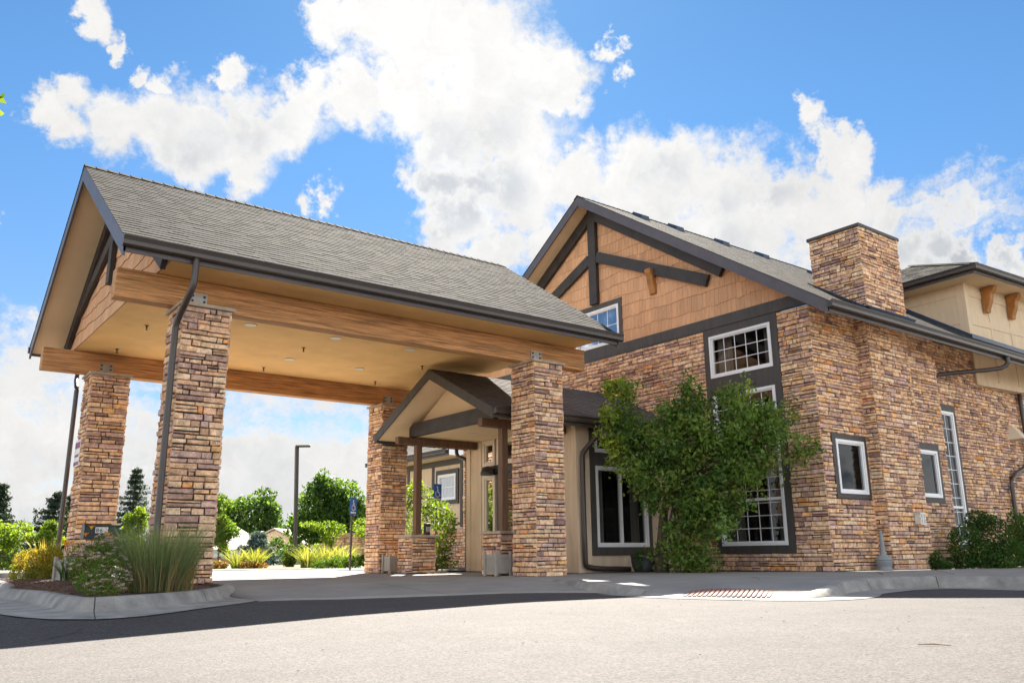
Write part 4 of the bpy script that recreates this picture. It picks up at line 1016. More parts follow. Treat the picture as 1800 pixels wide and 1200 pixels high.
# wall lights
mb = MB(); lx, ly, lz = 15.12, -2.92, 1.06
for a, b in (((-.11, -.05), (-.09, .19)), ((.09, -.05), (.11, .19)), ((-.012, -.05), (.012, .19))): mb.box((lx + a[0], ly - 0.14, lz + a[1]), (lx + b[0], ly - 0.12, lz + b[1]))
for z in (-.05, .06, .17): mb.box((lx - .11, ly - 0.142, lz + z), (lx + .11, ly - 0.118, lz + z + .02))
mb.box((lx - .1, ly - 0.11, lz - .04), (lx + .1, ly, lz + .18), 1); mb.box((lx - .12, ly - 0.15, lz + .19), (lx + .12, ly + .02, lz + .21)); mb.build('wall_light', ['lamp_white', 'light_lens'], lod)
mb = MB(); lx, lz = 22.2, 3.45
mb.hexa([(lx - .2, -2.6, lz), (lx + .2, -2.6, lz), (lx + .26, -2.2, lz - .02), (lx - .26, -2.2, lz - .02), (lx - .1, -2.34, lz + .36), (lx + .1, -2.34, lz + .36), (lx + .12, -2.2, lz + .38), (lx - .12, -2.2, lz + .38)]); mb.build('sconce', 'cream_frame', lod)
# upper beige storey with panels and hipped roof, turned a little from the stone block
ang = R(-4.0); CX, CY = 20.42, -2.28
ub = V(math.cos(ang), math.sin(ang), 0); nb = V(math.sin(ang), -math.cos(ang), 0)
def UP(u, d, z): return V(CX, CY, 0) + ub * u + nb * d + V(0, 0, z)
mb = MB()
mb.quad(UP(0, 0, 4.82), UP(9, 0, 4.82), UP(9, 0, 7.72), UP(0, 0, 7.72)); mb.quad(UP(0, 0, 4.82), UP(0, 0, 7.72), UP(0, -6.5, 7.72), UP(0, -6.5, 4.82))
mb.quad(UP(0, 0, 4.82), UP(9, 0, 4.82), UP(9, -0.3, 4.82), UP(0, -0.3, 4.82))
def ub_box(u0, z0, u1, z1, d=0.02): mb.hexa([UP(u, dd, z) for dd in (-0.01, d) for u, z in ((u0, z0), (u1, z0), (u1, z1), (u0, z1))])
ub_box(-0.02, 4.82, 0.2, 7.72, 0.025); ub_box(0.2, 7.38, 9, 7.6); ub_box(0.2, 6.55, 9, 6.74, 0.018)
for u in (1.15, 2.25, 3.35, 4.45, 5.55): ub_box(u, 4.95, u + 0.11, 7.38, 0.016)
ub_box(0.2, 4.82, 9, 4.97, 0.022)
def lb_box(u0, z0, u1, z1, d=0.02): mb.hexa([UP(-dd, -u, z) for dd in (-0.01, d) for u, z in ((u0, z0), (u1, z0), (u1, z1), (u0, z1))])
lb_box(-0.02, 5.5, 0.22, 7.72, 0.025); lb_box(0.22, 7.4, 6.5, 7.6); lb_box(0.22, 6.6, 6.5, 6.76, 0.018)
for u in (1.9, 3.4, 4.9): lb_box(u, 5.8, u + 0.13, 7.4, 0.016)
mb.build('upper_wall', 'beige_panel', lod)
for u in (0.95, 2.3): bracket(lod, *UP(u, 0.03, 7.7), ub, nb, 0.72, 0.36, 0.2)
ez = 7.74; ov = 0.7
mb = MB(); mb.hexa([UP(u, d, z) for z in (ez - 0.02, ez) for u, d in ((-ov, ov), (10, ov), (10, -7), (-ov, -7))]); mb.build('upper_soffit', 'soffit_pale', lod)
mb = MB(); mb.hexa([UP(u, d, z) for z in (ez - 0.04, ez + 0.17) for u, d in ((-ov - 0.03, ov + 0.03), (10, ov + 0.03), (10, ov), (-ov, ov))]); mb.hexa([UP(u, d, z) for z in (ez - 0.04, ez + 0.17) for u, d in ((-ov - 0.03, ov + 0.03), (-ov, ov), (-ov, -7), (-ov - 0.03, -7))]); mb.build('upper_fascia', 'bronze_metal', lod)
gutter(lod, UP(-ov - 0.15, ov + 0.031, ez + 0.06), UP(10, ov + 0.031, ez + 0.06), nb, sc=1.1); gutter(lod, UP(-ov - 0.031, ov + 0.15, ez + 0.06), UP(-ov - 0.031, -7, ez + 0.06), -ub, sc=1.1)
mb = MB(); hp = 0.46; e0 = -ov - 0.1; hw = 4.2
rg = random.Random(45)
sl = math.hypot(hw, hw * hp)
shingles(mb, UP(e0, -e0, ez + 0.17), ub, -nb * hw + V(0, 0, hw * hp), 11, sl, rg, base=(0.075, 0.072, 0.067), span=lambda s: (s * hw / sl, 11))
shingles(mb, UP(e0, -e0, ez + 0.17), -nb, ub * hw + V(0, 0, hw * hp), 8.4, sl, rg, base=(0.075, 0.072, 0.067), span=lambda s: (s * hw / sl, 8.4 - s * hw / sl))
mb.poly([UP(e0, -e0, ez + 0.16), UP(11, -e0, ez + 0.16), UP(11, -e0 - hw, ez + 0.16 + hw * hp), UP(e0 + hw, -e0 - hw, ez + 0.16 + hw * hp)], 1)
mb.poly([UP(e0, -e0, ez + 0.16), UP(e0 + hw, -e0 - hw, ez + 0.16 + hw * hp), UP(e0, -e0 - 2 * hw, ez + 0.16)], 1)
hr = mb.build('hip_roof', ['asphalt_shingle', 'bronze_metal'], lod)
mb = MB(); a = UP(e0, -e0, ez + 0.19); b = UP(e0 + hw, -e0 - hw, ez + 0.19 + hw * hp); kk = 28
for i in range(kk):
    p = a + (b - a) * i / kk; q = a + (b - a) * (i + 1.1) / kk; sd = unit(np.cross(b - a, (0, 0, 1))) * 0.22
    mb.bar(p + V(0, 0, 0.012), q, sd, (0, 0, 0.03), 0, np.array((0.1, 0.095, 0.085)) * rg.uniform(0.75, 1.25))
mb.build('hip_cap', 'asphalt_shingle', hr)
# flashing where the lower roof meets the upper wall
mb = MB(); mb.hexa([UP(-0.03 - dd, -t, zbr(UP(0, -t, 0)[1]) + z) for dd in (0, 0.05) for t, z in ((-0.1, -0.02), (5, -0.02), (5, 0.1), (-0.1, 0.1))])
mb.hexa([UP(u, 0.03 + dd, zbr(UP(u, 0.05, 0)[1]) + z) for dd in (0, 0.05) for u, z in ((-0.05, -0.04), (8, -0.04), (8, 0.1), (-0.05, 0.1))]); mb.build('wall_flashing', 'blue_flashing', lod)
# higher roof further along
mb = MB(); rg = random.Random(46)
hx, hy, hz = 25.6, -1.9, 8.5
shingles(mb, (hx, hy, hz), (1, 0, 0), (0, 6, 3.2), 14, 6.8, rg, base=(0.075, 0.072, 0.067), expo=0.2, span=lambda s: (s * 0.55, 14))
mb.poly([(hx, hy, hz - .02), (hx + 14, hy, hz - .02), (hx + 14, hy + 6, hz + 3.18), (hx + 3.6, hy + 6, hz + 3.18)], 1); mb.build('far_roof', ['asphalt_shingle', 'bronze_metal'], lod)

# glazed entry vestibule between the porch and the gable block
VX, VY0, VY1 = 9.0, 1.35, 5.57
mb = MB()
mb.box((VX, 5.3, 0.07), (VX + 0.12, VY1, 3.3)); mb.box((VX, 4.92, 0.07), (VX + 0.1, 5.3, 3.3)); mb.box((VX - 0.03, VY1 - 0.14, 0.07), (VX + 0.02, VY1 + 0.02, 3.28)); mb.box((VX - 0.02, 4.93, 0.07), (VX + 0.02, 5.06, 3.28))
mb.build('vestibule_wall', 'stucco_tan', lod); mb = MB()
mb.box((VX, VY0, 0.07), (VX + 0.1, 2.0, 3.3)); mb.box((VX - 0.03, VY0 - 0.02, 0.07), (VX + 0.02, VY0 + 0.13, 3.28))
# front wall around its window
mb.box((VX + 0.1, VY0, 0.07), (9.42, VY0 + 0.1, 3.3)); mb.box((11.25, VY0, 0.07), (XF, VY0 + 0.1, 3.3)); mb.box((9.42, VY0, 0.07), (11.25, VY0 + 0.1, 0.42))
mb.box((9.42, VY0, 3.2), (11.25, VY0 + 0.1, 3.3))
mb.build('vestibule_wall', 'stucco_tan', lod)
mb = MB(); mb.box((VX + 0.04, 2.0, 0.07), (VX + 0.1, 4.92, 3.26)); mb.build('door_surround', 'dark_trim', lod)
mb = MB(); mb.box((VX - 0.005, 2.0, 2.4), (VX + 0.039, 4.92, 2.58)); mb.build('door_header', 'dark_trim', lod)
for y0, w in ((4.88, 0.52), (4.28, 0.9), (3.3, 0.9)):
    window(lod, (VX + 0.02, y0, 2.6), (0, -1, 0), (-1, 0, 0), w, 0.64, 0, 0, fr=0.075, fmat='cream_frame', room=False, glass='sky_glass')
window(lod, (VX + 0.02, 4.88, 0.32), (0, -1, 0), (-1, 0, 0), 0.52, 2.06, 0, 0, fr=0.075, fmat='cream_frame', room=False, glass='sky_glass')
for y0, w in ((4.28, 0.95), (3.3, 0.95)):
    mb = MB(); f = 0.1
    for a, b, c_, d in ((0, 0.08, f, 2.38), (w - f, 0.08, w, 2.38), (f, 0.08, w - f, 0.32), (f, 2.24, w - f, 2.38)):
        mb.box((VX - 0.02, y0 - c_, b), (VX + 0.036, y0 - a, d))
    dr = mb.build('door', 'dark_trim', lod)
    mb = MB(); mb.quad((VX + 0.01, y0 - f, 0.32), (VX + 0.01, y0 - w + f, 0.32), (VX + 0.01, y0 - w + f, 2.24), (VX + 0.01, y0 - f, 2.24)); mb.build('pane', 'sky_glass', dr)
    mb = MB(); mb.tube(((VX - 0.06, y0 - w + 0.14 if y0 > 4 else y0 - 0.14, 0.9), (VX - 0.06, y0 - w + 0.14 if y0 > 4 else y0 - 0.14, 1.25)), 0.014, 8); mb.build('door_handle', 'steel_plate', dr)
mb = MB(); mb.lathe((VX - 0.16, 4.45, 2.36), [(0.19, 0), (0.185, 0.07), (0.15, 0.15), (0.08, 0.2), (0.02, 0.22)], 20); mb.box((VX - 0.16, 4.42, 2.48), (VX, 4.48, 2.54)); mb.build('dome_lamp', 'black_bolt', lod)
window(lod, (9.52, VY0, 0.6), (1, 0, 0), (0, -1, 0), 1.6, 1.76, 0, 0, mullions=(0.77,), trim=(0.14, 0.13, 0.18, 0.3), curtain=True)
window(lod, (9.52, VY0, 2.66), (1, 0, 0), (0, -1, 0), 1.6, 0.5, 0, 0, trim=(0.14, 0.13, 0.0, 0.06))
flatpipe(lod, [(9.3, 0.9, 3.2), (9.3, 0.9, 3.05), (9.28, 0.95, 2.98), (9.1, 1.24, 2.62), (9.09, 1.26, 2.5), (9.09, 1.26, 0.3), (9.12, 1.26, 0.2), (9.4, 1.2, 0.15), (10.3, 1.15, 0.13)], 0.1)
flatpipe(lod, [(8.9, 5.95, 3.2), (8.9, 5.95, 3.05), (8.93, 5.9, 2.95), (9.03, 5.66, 2.86), (9.04, 5.65, 2.7), (9.04, 5.65, 0.15)], 0.09)
# far wing seen through the porch
rg = random.Random(52); mb = MB()
stone_wall(mb, (12.4, 15.6, 0.07), (0, -1, 0), (-1, 0, 0), 5.0, 1.24, rg); mb.build('wing_stone', ['ledgestone', 'mortar'], lod)
mb = MB(); mb.box((12.42, 10.6, 1.3), (12.6, 15.6, 3.7)); mb.build('wing_wall', 'stucco_tan', lod)
mb = MB()
for y in (10.85, 12.62, 14.3): mb.box((12.39, y, 1.35), (12.43, y + 0.14, 3.45))
mb.box((12.385, 10.6, 3.42), (12.43, 15.6, 3.62)); mb.build('wing_trim', 'dark_trim', lod)
window(lod, (12.395, 12.3, 2.26), (0, -1, 0), (-1, 0, 0), 1.1, 0.86, 5, 2, trim=(0.14, 0.14, 0.14, 0.16), room=False, glass='blind_glass', depth=0.1)
mb = MB(); rg = random.Random(53)
shingles(mb, (11.7, 16.2, 3.86), (0, -1, 0), (5, 0, 2.6), 5.5, 5.6, rg, base=(0.11, 0.105, 0.1)); mb.poly([(11.7, 16.2, 3.83), (11.7, 10.7, 3.83), (16.7, 10.7, 6.43), (16.7, 16.2, 6.43)], 1)
mb.build('wing_roof', ['asphalt_shingle', 'bronze_metal'], lod)
mb = MB(); mb.box((11.7, 10.65, 3.62), (11.73, 16.2, 3.82)); mb.build('wing_fascia', 'plum_fascia', lod)
mb = MB(); mb.box((11.73, 10.65, 3.62), (12.42, 16.2, 3.64)); mb.build('wing_soffit', 'soffit_pale', lod)
gutter(lod, (11.699, 16.2, 3.7), (11.699, 10.65, 3.7), (-1, 0, 0))
# ================================================================== PLANTS BY THE BUILDING
GREEN = [(0.045, 0.10, 0.022), (0.06, 0.125, 0.028), (0.035, 0.08, 0.02), (0.075, 0.14, 0.03)]
LIME = [(0.13, 0.20, 0.03), (0.16, 0.24, 0.035), (0.10, 0.17, 0.028)]
def plant(name, label, cat, loc, clusters, n, size, cols, group=None, seed=1, trunk=None, m='leaf', crown='crown', stems=None, r0=0.05, **k):
    t = thing(name, label, cat, loc, group)
    leaves(crown, clusters, n, size, cols, m, t, seed=seed, **k)
    mb = MB(); rg = random.Random(seed)
    if trunk: mb.tube(trunk[0], trunk[1], 9)
    src = trunk[0][-1] if trunk else loc
    tips = [c[:3] for c in clusters] if stems is None else stems
    if tips: branches(mb, src, tips, r0, rg)
    mb.build('trunk' if trunk else 'stem', 'bark', t, smooth=True)
    return t
TREE = [(9.1, 0.1, 3.77, 0.39, 0.39, 0.29), (9.04, 0.33, 3.19, 0.27, 0.27, 0.36), (9.32, -0.05, 2.92, 0.54, 0.54, 0.48), (9.67, -0.39, 3.15, 0.6, 0.6, 0.48), (9.96, -0.93, 3.34, 0.59, 0.59, 0.41), (9.86, -1.13, 3.78, 0.22, 0.22, 0.33), (10.46, -1.4, 3.2, 0.59, 0.59, 0.47), (10.75, -1.9, 3.28, 0.58, 0.58, 0.41), (11.02, -2.16, 3.03, 0.46, 0.46, 0.44), (11.34, -2.54, 3.01, 0.3, 0.3, 0.46), (11.38, -2.52, 2.45, 0.46, 0.46, 0.27), (10.98, -1.92, 2.36, 0.52, 0.52, 0.46), (10.51, -1.44, 2.38, 0.7, 0.7, 0.52), (10.01, -0.81, 2.41, 0.71, 0.71, 0.59), (9.46, -0.19, 2.2, 0.59, 0.59, 0.41), (9.24, 0.15, 2.46, 0.42, 0.42, 0.3), (10.03, -0.57, 1.62, 0.65, 0.65, 0.47), (10.45, -1.11, 1.48, 0.58, 0.58, 0.52), (10.8, -1.57, 1.7, 0.4, 0.4, 0.4), (10.72, -2.08, 3.49, 0.09, 0.09, 0.37), (10.03, -1.35, 3.64, 0.09, 0.09, 0.26), (10.3, -1.63, 3.51, 0.09, 0.09, 0.23), (10.15, -0.41, 0.82, 0.35, 0.35, 0.47), (10.43, -0.68, 0.58, 0.53, 0.53, 0.47), (10.3, -0.46, 0.19, 0.47, 0.47, 0.16), (9.84, -0.27, 1.51, 0.35, 0.35, 0.26), (11.05, -1.96, 1.91, 0.21, 0.21, 0.3)]
TREE += [(10.2, -0.75, 1.25, 0.55, 0.55, 0.4), (10.45, -0.95, 0.95, 0.5, 0.5, 0.4), (10.1, -0.3, 0.45, 0.4, 0.4, 0.3), (9.75, -0.35, 2.75, 0.6, 0.6, 0.5), (10.3, -1.1, 2.85, 0.6, 0.6, 0.45), (10.75, -1.65, 2.75, 0.5, 0.5, 0.4), (9.2, 0.1, 3.45, 0.3, 0.3, 0.3), (10.75, -1.65, 2.05, 0.5, 0.5, 0.42), (11.0, -2.0, 2.4, 0.5, 0.5, 0.4), (10.6, -1.4, 1.5, 0.35, 0.35, 0.35), (9.6, -0.2, 1.75, 0.4, 0.4, 0.3), (10.1, -1.05, 3.35, 0.42, 0.42, 0.36), (10.55, -1.3, 1.75, 0.5, 0.5, 0.4), (10.72, -1.6, 1.4, 0.32, 0.32, 0.28)]
rr = random.Random(4)
sub = []
for c in TREE:  # break each mass into uneven sprays
    for _ in range(max(2, int(20 * c[3]))):
        f = rr.uniform(0.34, 0.6) if rr.random() < 0.6 else rr.uniform(0.12, 0.22); a, b, d = (rr.gauss(0, 0.42 if f > 0.3 else 0.66) for _ in range(3))
        sub.append((c[0] + a * c[3], c[1] + b * c[3], c[2] + d * c[5], max(c[3] * f, .07), max(c[3] * f, .07), max(c[5] * f, .06)))
wt_ = plant('leafy_tree', 'broad dark green leafy tree trained against the stone facade between the two window groups', 'tree', (10.25, 0.15, 0.07), sub, 27000, 0.1,
            [(0.105, 0.195, 0.048), (0.14, 0.235, 0.055), (0.055, 0.12, 0.03), (0.15, 0.24, 0.055), (0.20, 0.28, 0.06), (0.16, 0.18, 0.055)], seed=21, droop=0.35, jitter=0.6,
            trunk=([(10.25, 0.15, 0.05), (10.22, 0.1, 0.6), (10.18, -0.05, 1.3), (10.2, -0.3, 1.9)], [0.16, 0.11, 0.09, 0.07]), stems=[c[:3] for c in TREE], shell=0.2, r0=0.04)
leaves('sun_tinted_leaves', [(9.08, 0.08, 3.82, 0.36, 0.36, 0.24), (9.02, 0.26, 3.3, 0.25, 0.25, 0.3), (9.1, 0.2, 2.65, 0.3, 0.3, 0.22), (10.72, -2.1, 3.75, 0.1, 0.1, 0.14)], 900, 0.1, [(0.26, 0.34, 0.05), (0.20, 0.29, 0.045), (0.32, 0.38, 0.07)], 'leaf', wt_, seed=22, shell=0.3)  # paler leaf colour painted as sunlight catching the crown's left edge and tip
plant('green_bush', 'dense green bush under the tall narrow side window', 'bush', (16.8, -3.45, 0.07),
      [(16.53, -3.25, 0.54, 0.42, 0.42, 0.5), (17.13, -3.49, 0.66, 0.5, 0.5, 0.62), (16.97, -3.37, 1.1, 0.33, 0.33, 0.25), (17.48, -3.66, 0.34, 0.5, 0.5, 0.4), (16.27, -3.2, 0.2, 0.36, 0.36, 0.2), (16.82, -3.62, 0.2, 0.5, 0.5, 0.2)], 6500, 0.075, GREEN, seed=5, shell=0.3, r0=0.02)
plant('green_bush', 'dark green bush beside the downspout at the right end of the stone wall', 'bush', (19.1, -3.3, 0.07), [(19.09, -3.3, 0.93, 0.28, 0.28, 0.5), (19.25, -3.35, 0.45, 0.4, 0.4, 0.4), (19.7, -3.3, 0.8, 0.4, 0.4, 0.6)], 3000, 0.075, GREEN, seed=6, shell=0.3, r0=0.02)
plant('low_shrub', 'low dark shrub at the foot of the wall between ash receptacle and bush', 'bush', (15.5, -3.1, 0.07), [(15.46, -3.06, 0.24, 0.14, 0.14, 0.24), (15.55, -3.12, 0.14, 0.27, 0.2, 0.12)], 900, 0.06, GREEN[:3], seed=7, shell=0.3, r0=0.012)
PS = [(7.85, 5.97, 1.79, 0.4, 0.4, 0.4), (8.14, 5.62, 1.42, 0.45, 0.4, 0.4), (8.45, 5.7, 1.21, 0.31, 0.3, 0.28), (8.39, 5.7, 0.8, 0.33, 0.3, 0.28), (8.3, 5.75, 0.4, 0.3, 0.3, 0.33), (7.92, 6.35, 1.24, 0.26, 0.26, 0.43), (7.86, 6.26, 2.09, 0.27, 0.27, 0.27), (8.5, 5.75, 0.3, 0.3, 0.2, 0.2)]
plant('young_tree', 'sunlit yellow green multi stem shrub behind the porch pedestal', 'shrub', (8.3, 6.0, 0.08), PS, 2300, 0.095, LIME + [(0.07, 0.13, 0.025)], seed=8, shell=0.15, r0=0.022)
# the young street tree standing left of the view; one of its twigs hangs into it
stt = plant('street_tree', 'leafy twig of a young tree reaching in beside the cloud', 'tree', (-5.2, -4.4, -0.15),
      [(-5.2, -4.4, 4.6, 0.8, 0.8, 0.7), (-5.5, -4.0, 4.0, 0.7, 0.7, 0.5), (-3.05, -6.14, 3.60, 0.05, 0.05, 0.10)], 700, 0.075, LIME, seed=9,
      trunk=([(-5.2, -4.4, -0.2), (-5.18, -4.4, 1.5), (-5.2, -4.45, 3.2)], [0.06, 0.05, 0.035]), r0=0.012, shell=0.3)

leaves('hanging_twig', [(-3.03, -6.17, 3.62, 0.045, 0.045, 0.07), (-3.05, -6.16, 3.53, 0.03, 0.03, 0.06), (-3.2, -6.0, 3.7, 0.12, 0.12, 0.12)], 46, 0.085, LIME, 'leaf', stt, seed=19, droop=0.6, aspect=0.65)
# island planting
YEL = [(-0.65, 6.03, 0.42, 0.32, 0.32, 0.24), (-0.32, 6.02, 0.45, 0.22, 0.22, 0.28), (-0.78, 5.94, 0.2, 0.24, 0.24, 0.19), (-0.48, 5.71, 0.2, 0.32, 0.32, 0.17)]
plant('golden_shrub', 'rounded golden yellow shrub at the left end of the kerbed island', 'shrub', (-0.55, 5.9, 0.08), YEL, 5000, 0.045, [(0.30, 0.27, 0.03), (0.24, 0.25, 0.03), (0.13, 0.17, 0.03), (0.35, 0.25, 0.06)], seed=12, shell=0.4, r0=0.012)
SP = [(-1.09, -1.59, 0.5, 0.24, 0.24, 0.15), (-1.24, -1.68, 0.34, 0.18, 0.18, 0.18), (-1.03, -1.84, 0.34, 0.2, 0.2, 0.18), (-1.21, -2.04, 0.2, 0.22, 0.22, 0.14), (-0.96, -1.98, 0.22, 0.14, 0.14, 0.13), (-0.89, -1.37, 0.59, 0.17, 0.17, 0.11), (-1.15, -2.2, 0.14, 0.2, 0.2, 0.1), (-0.8, -1.2, 0.4, 0.22, 0.22, 0.25), (-1.0, -1.35, 0.62, 0.18, 0.18, 0.12), (-1.3, -1.5, 0.5, 0.14, 0.14, 0.14)]
sp_ = plant('spirea_bush', 'rounded spirea bush dotted with pale mauve flower heads at the front corner of the island', 'shrub', (-1.1, -1.8, 0.08), SP, 6000, 0.032, [(0.09, 0.17, 0.035), (0.13, 0.21, 0.045), (0.07, 0.135, 0.035), (0.17, 0.2, 0.05)], seed=13, shell=0.45, r0=0.008)
g = np.random.default_rng(3); heads = []
for i in range(330):
    c = SP[g.integers(len(SP))]; d = g.normal(size=3); d /= np.linalg.norm(d); d[1] -= 0.3
    heads.append((c[0] + d[0] * c[3] * 1.05, c[1] + d[1] * c[4] * 1.05, max(c[2] + abs(d[2]) * c[5] * 1.05 if g.random() < .7 else c[2] + d[2] * c[5], 0.12), 0.023, 0.023, 0.010))
leaves('blossoms', heads, 8500, 0.009, [(0.56, 0.42, 0.50), (0.66, 0.55, 0.60), (0.44, 0.32, 0.36), (0.40, 0.30, 0.24)], 'petal', sp_, seed=14, aspect=0.9, shell=0.3)
gt = thing('ornamental_grass', 'tall clump of blue green ornamental grass before the nearest column', 'grass clump', (-0.55, -1.75, 0.09))
blades('blades', (-0.44, -1.72, 0.08), 0.36, 0.34, 1900, 0.84, [(0.17, 0.23, 0.115), (0.13, 0.20, 0.095), (0.21, 0.26, 0.14), (0.25, 0.26, 0.15)], gt, seed=15, lean=0.42, width=0.0024)
blades('dry_blades', (-0.46, -1.8, 0.08), 0.42, 0.36, 420, 0.42, [(0.28, 0.20, 0.11), (0.33, 0.25, 0.14), (0.2, 0.15, 0.08)], gt, seed=16, lean=0.5, width=0.003)
def lily(loc, n, h, label, seed):
    t = thing('daylily', label, 'flowers', loc, 'daylilies in the island bed')
    blades('foliage', loc, 0.16, 0.16, 90, h * 0.75, GREEN + [(0.09, 0.16, 0.03)], t, seed=seed, lean=0.7, width=0.009)
    rg = random.Random(seed)
    for i in range(n):
        a = rg.uniform(0, 6.28); x, y = loc[0] + rg.uniform(-.2, .2), loc[1] + rg.uniform(-.14, .14); z = loc[2] + h * rg.uniform(0.85, 1.1)
        mb = MB(); mb.tube(((loc[0], loc[1], loc[2]), (x * .6 + loc[0] * .4, y * .6 + loc[1] * .4, z - h * .3), (x, y, z)), 0.004, 5, 1)
        c = rg.choice(((0.75, 0.33, 0.01), (0.8, 0.42, 0.015), (0.75, 0.5, 0.02)))
        for k in range(6):
            b = a + k * 1.047; o = V(math.cos(b), math.sin(b), 0); p = V(-math.sin(b), math.cos(b), 0) * 0.011; q0 = V(x, y, z)
            mb.poly([q0, q0 + o * 0.022 + p + V(0, 0, .045), q0 + o * 0.06 + V(0, 0, .07), q0 + o * 0.022 - p + V(0, 0, .045)], 0, c)
        mb.build('flower', ['petal', 'bark'], t)
lily((-0.5, 3.0, 0.1), 9, 0.56, 'orange yellow daylily clump beside the wooden planter box', 31)
lily((-0.36, 2.1, 0.1), 5, 0.74, 'tall yellow daylilies in front of the green mailbox', 32)
blg = thing('feather_grass', 'pale feathery grass clump beside the far left column', 'grass clump', (-0.35, 6.3, 0.08))
blades('blades', (-0.35, 6.35, 0.08), 0.12, 0.12, 160, 0.8, [(0.42, 0.36, 0.15), (0.34, 0.31, 0.12)], blg, seed=33, lean=0.3, width=0.006)

# ================================================================== SMALL OBJECTS
def planter(loc, rz, label, w=0.36, h=0.46):
    t = thing('planter_box', label, 'planter', loc, 'grey wooden planter boxes')
    c, s_ = math.cos(rz), math.sin(rz); X, Y, Z0 = loc
    def bx(name, lo, hi, bevel=0.004, m='planter_grey'):
        mb = MB(); mb.hexa([(X + c * x - s_ * y, Y + s_ * x + c * y, Z0 + z) for z in (lo[2], hi[2]) for x, y in ((lo[0], lo[1]), (hi[0], lo[1]), (hi[0], hi[1]), (lo[0], hi[1]))])
        return mb.build(name, m, t, bevel=bevel)
    hw = w / 2
    for sx in (-1, 1):
        for sy in (-1, 1):
            bx('corner_post', (sx * hw - 0.025, sy * hw - 0.025, 0), (sx * hw + 0.025, sy * hw + 0.025, h))
    for sx, sy in ((0, -1), (0, 1), (-1, 0), (1, 0)):
        mb = MB(); n = 4; L_ = w - 0.05
        def add(u0, u1, z0, z1, d):
            P = []
            for z in (z0, z1):
                for u, dd in ((u0, 0), (u1, 0), (u1, d), (u0, d)):
                    x, y = (u, sy * (hw - 0.01 + dd - 0.02)) if sx == 0 else (sx * (hw - 0.01 + dd - 0.02), u)
                    P.append((X + c * x - s_ * y, Y + s_ * x + c * y, Z0 + z))
            mb.hexa(P)
        for k in range(n): add(-L_ / 2 + L_ * k / n + 0.002, -L_ / 2 + L_ * (k + 1) / n - 0.002, 0.1, h * 0.72, 0.018)
        add(-L_ / 2, L_ / 2, h * 0.72 + .002, h * 0.88, 0.026); add(-L_ / 2, L_ / 2, 0.05, 0.098, 0.026)
        mb.build('slat_panel', 'planter_grey', t)
    bx('soil', (-hw + .03, -hw + .03, h * .7), (hw - .03, hw - .03, h * .76), 0, 'mulch_soil')
    return t
planter((6.72, 1.18, 0.06), R(0), 'grey wooden planter box between the front right column and the porch pedestal')
planter((6.98, 5.78, 0.06), R(0), 'grey wooden planter box between the far right column and the left porch pedestal', 0.34, 0.44)
planter((-0.52, 3.15, 0.08), R(20), 'pale wooden planter box half hidden among the island plants', 0.3, 0.42)
# mailbox
mbx = thing('mailbox', 'dark green mailbox with white number plate on a post in the island', 'mailbox', (0.0, 3.6, 0.1))
mb = MB(); mb.box((-0.05, 3.56, 0.09), (0.05, 3.66, 0.8)); mb.box((-0.2, 3.5, 0.765), (0.2, 3.72, 0.79)); mb.build('post', 'post_wood', mbx)
mb = MB(); prof = [(0, 0), (0.24, 0), (0.24, 0.16)] + [(0.12 + 0.12 * math.cos(a), 0.16 + 0.1 * math.sin(a)) for a in np.linspace(0.3, math.pi - 0.3, 7)] + [(0, 0.16)]
mb.prism([(-0.28, 3.49 + a, 0.79 + b) for a, b in prof], (0.54, 0, 0)); mb.build('box', 'mailbox_green', mbx, bevel=0.006)
mb = MB(); mb.prism([(-0.292, 3.48 + a * 1.08 , 0.785 + b * 1.04) for a, b in prof], (0.012, 0, 0)); mb.build('door', 'mailbox_green', mbx)
mb = MB(); mb.box((0.13, 3.46, 1.02), (0.27, 3.487, 1.05)); mb.build('flag', 'cream_frame', mbx)
mb = MB(); mb.box((-0.12, 3.482, 0.885), (0.08, 3.489, 0.985)); npl = mb.build('number_plate', 'sign_white', mbx)
def text_mesh(name, txt, size, mtx, m, parent, depth=0.002):
    cu = bpy.data.curves.new(name, 'FONT'); cu.body = txt; cu.size = size; cu.extrude = depth; cu.align_x = 'LEFT'; cu.space_character = 1.25
    tmp = bpy.data.objects.new('tmp', cu); COL.objects.link(tmp)
    bpy.context.view_layer.update()
    me = bpy.data.meshes.new_from_object(tmp.evaluated_get(bpy.context.evaluated_depsgraph_get()))
    bpy.data.objects.remove(tmp); me.transform(mtx); me.transform(Matrix.Translation(-Vector(BASE[parent.name])))
    me.materials.clear(); me.materials.append(MATS[m])
    o = bpy.data.objects.new(name, me); COL.objects.link(o); o.parent = parent; BASE[o.name] = BASE[parent.name]; return o
text_mesh('number', '86', 0.095, Matrix.Translation((-0.112, 3.479, 0.9)) @ Matrix.Rotation(R(90), 4, 'X'), 'ink_black', npl)
# sign on the far left column
sg = thing('notice_sign', 'white notice with plum bands fixed to the far left column', 'sign', (0.0, 6.55, 2.55))
mb = MB(); mb.box((0.02, 6.38, 2.28), (0.035, 6.86, 2.82), 0); mb.box((0.015, 6.40, 2.66), (0.0195, 6.84, 2.78), 1); mb.box((0.015, 6.40, 2.31), (0.0195, 6.84, 2.38), 1); mb.box((0.015, 6.44, 2.48), (0.0195, 6.8, 2.53), 1)
mb.build('plate', ['sign_white', 'sign_plum'], sg)
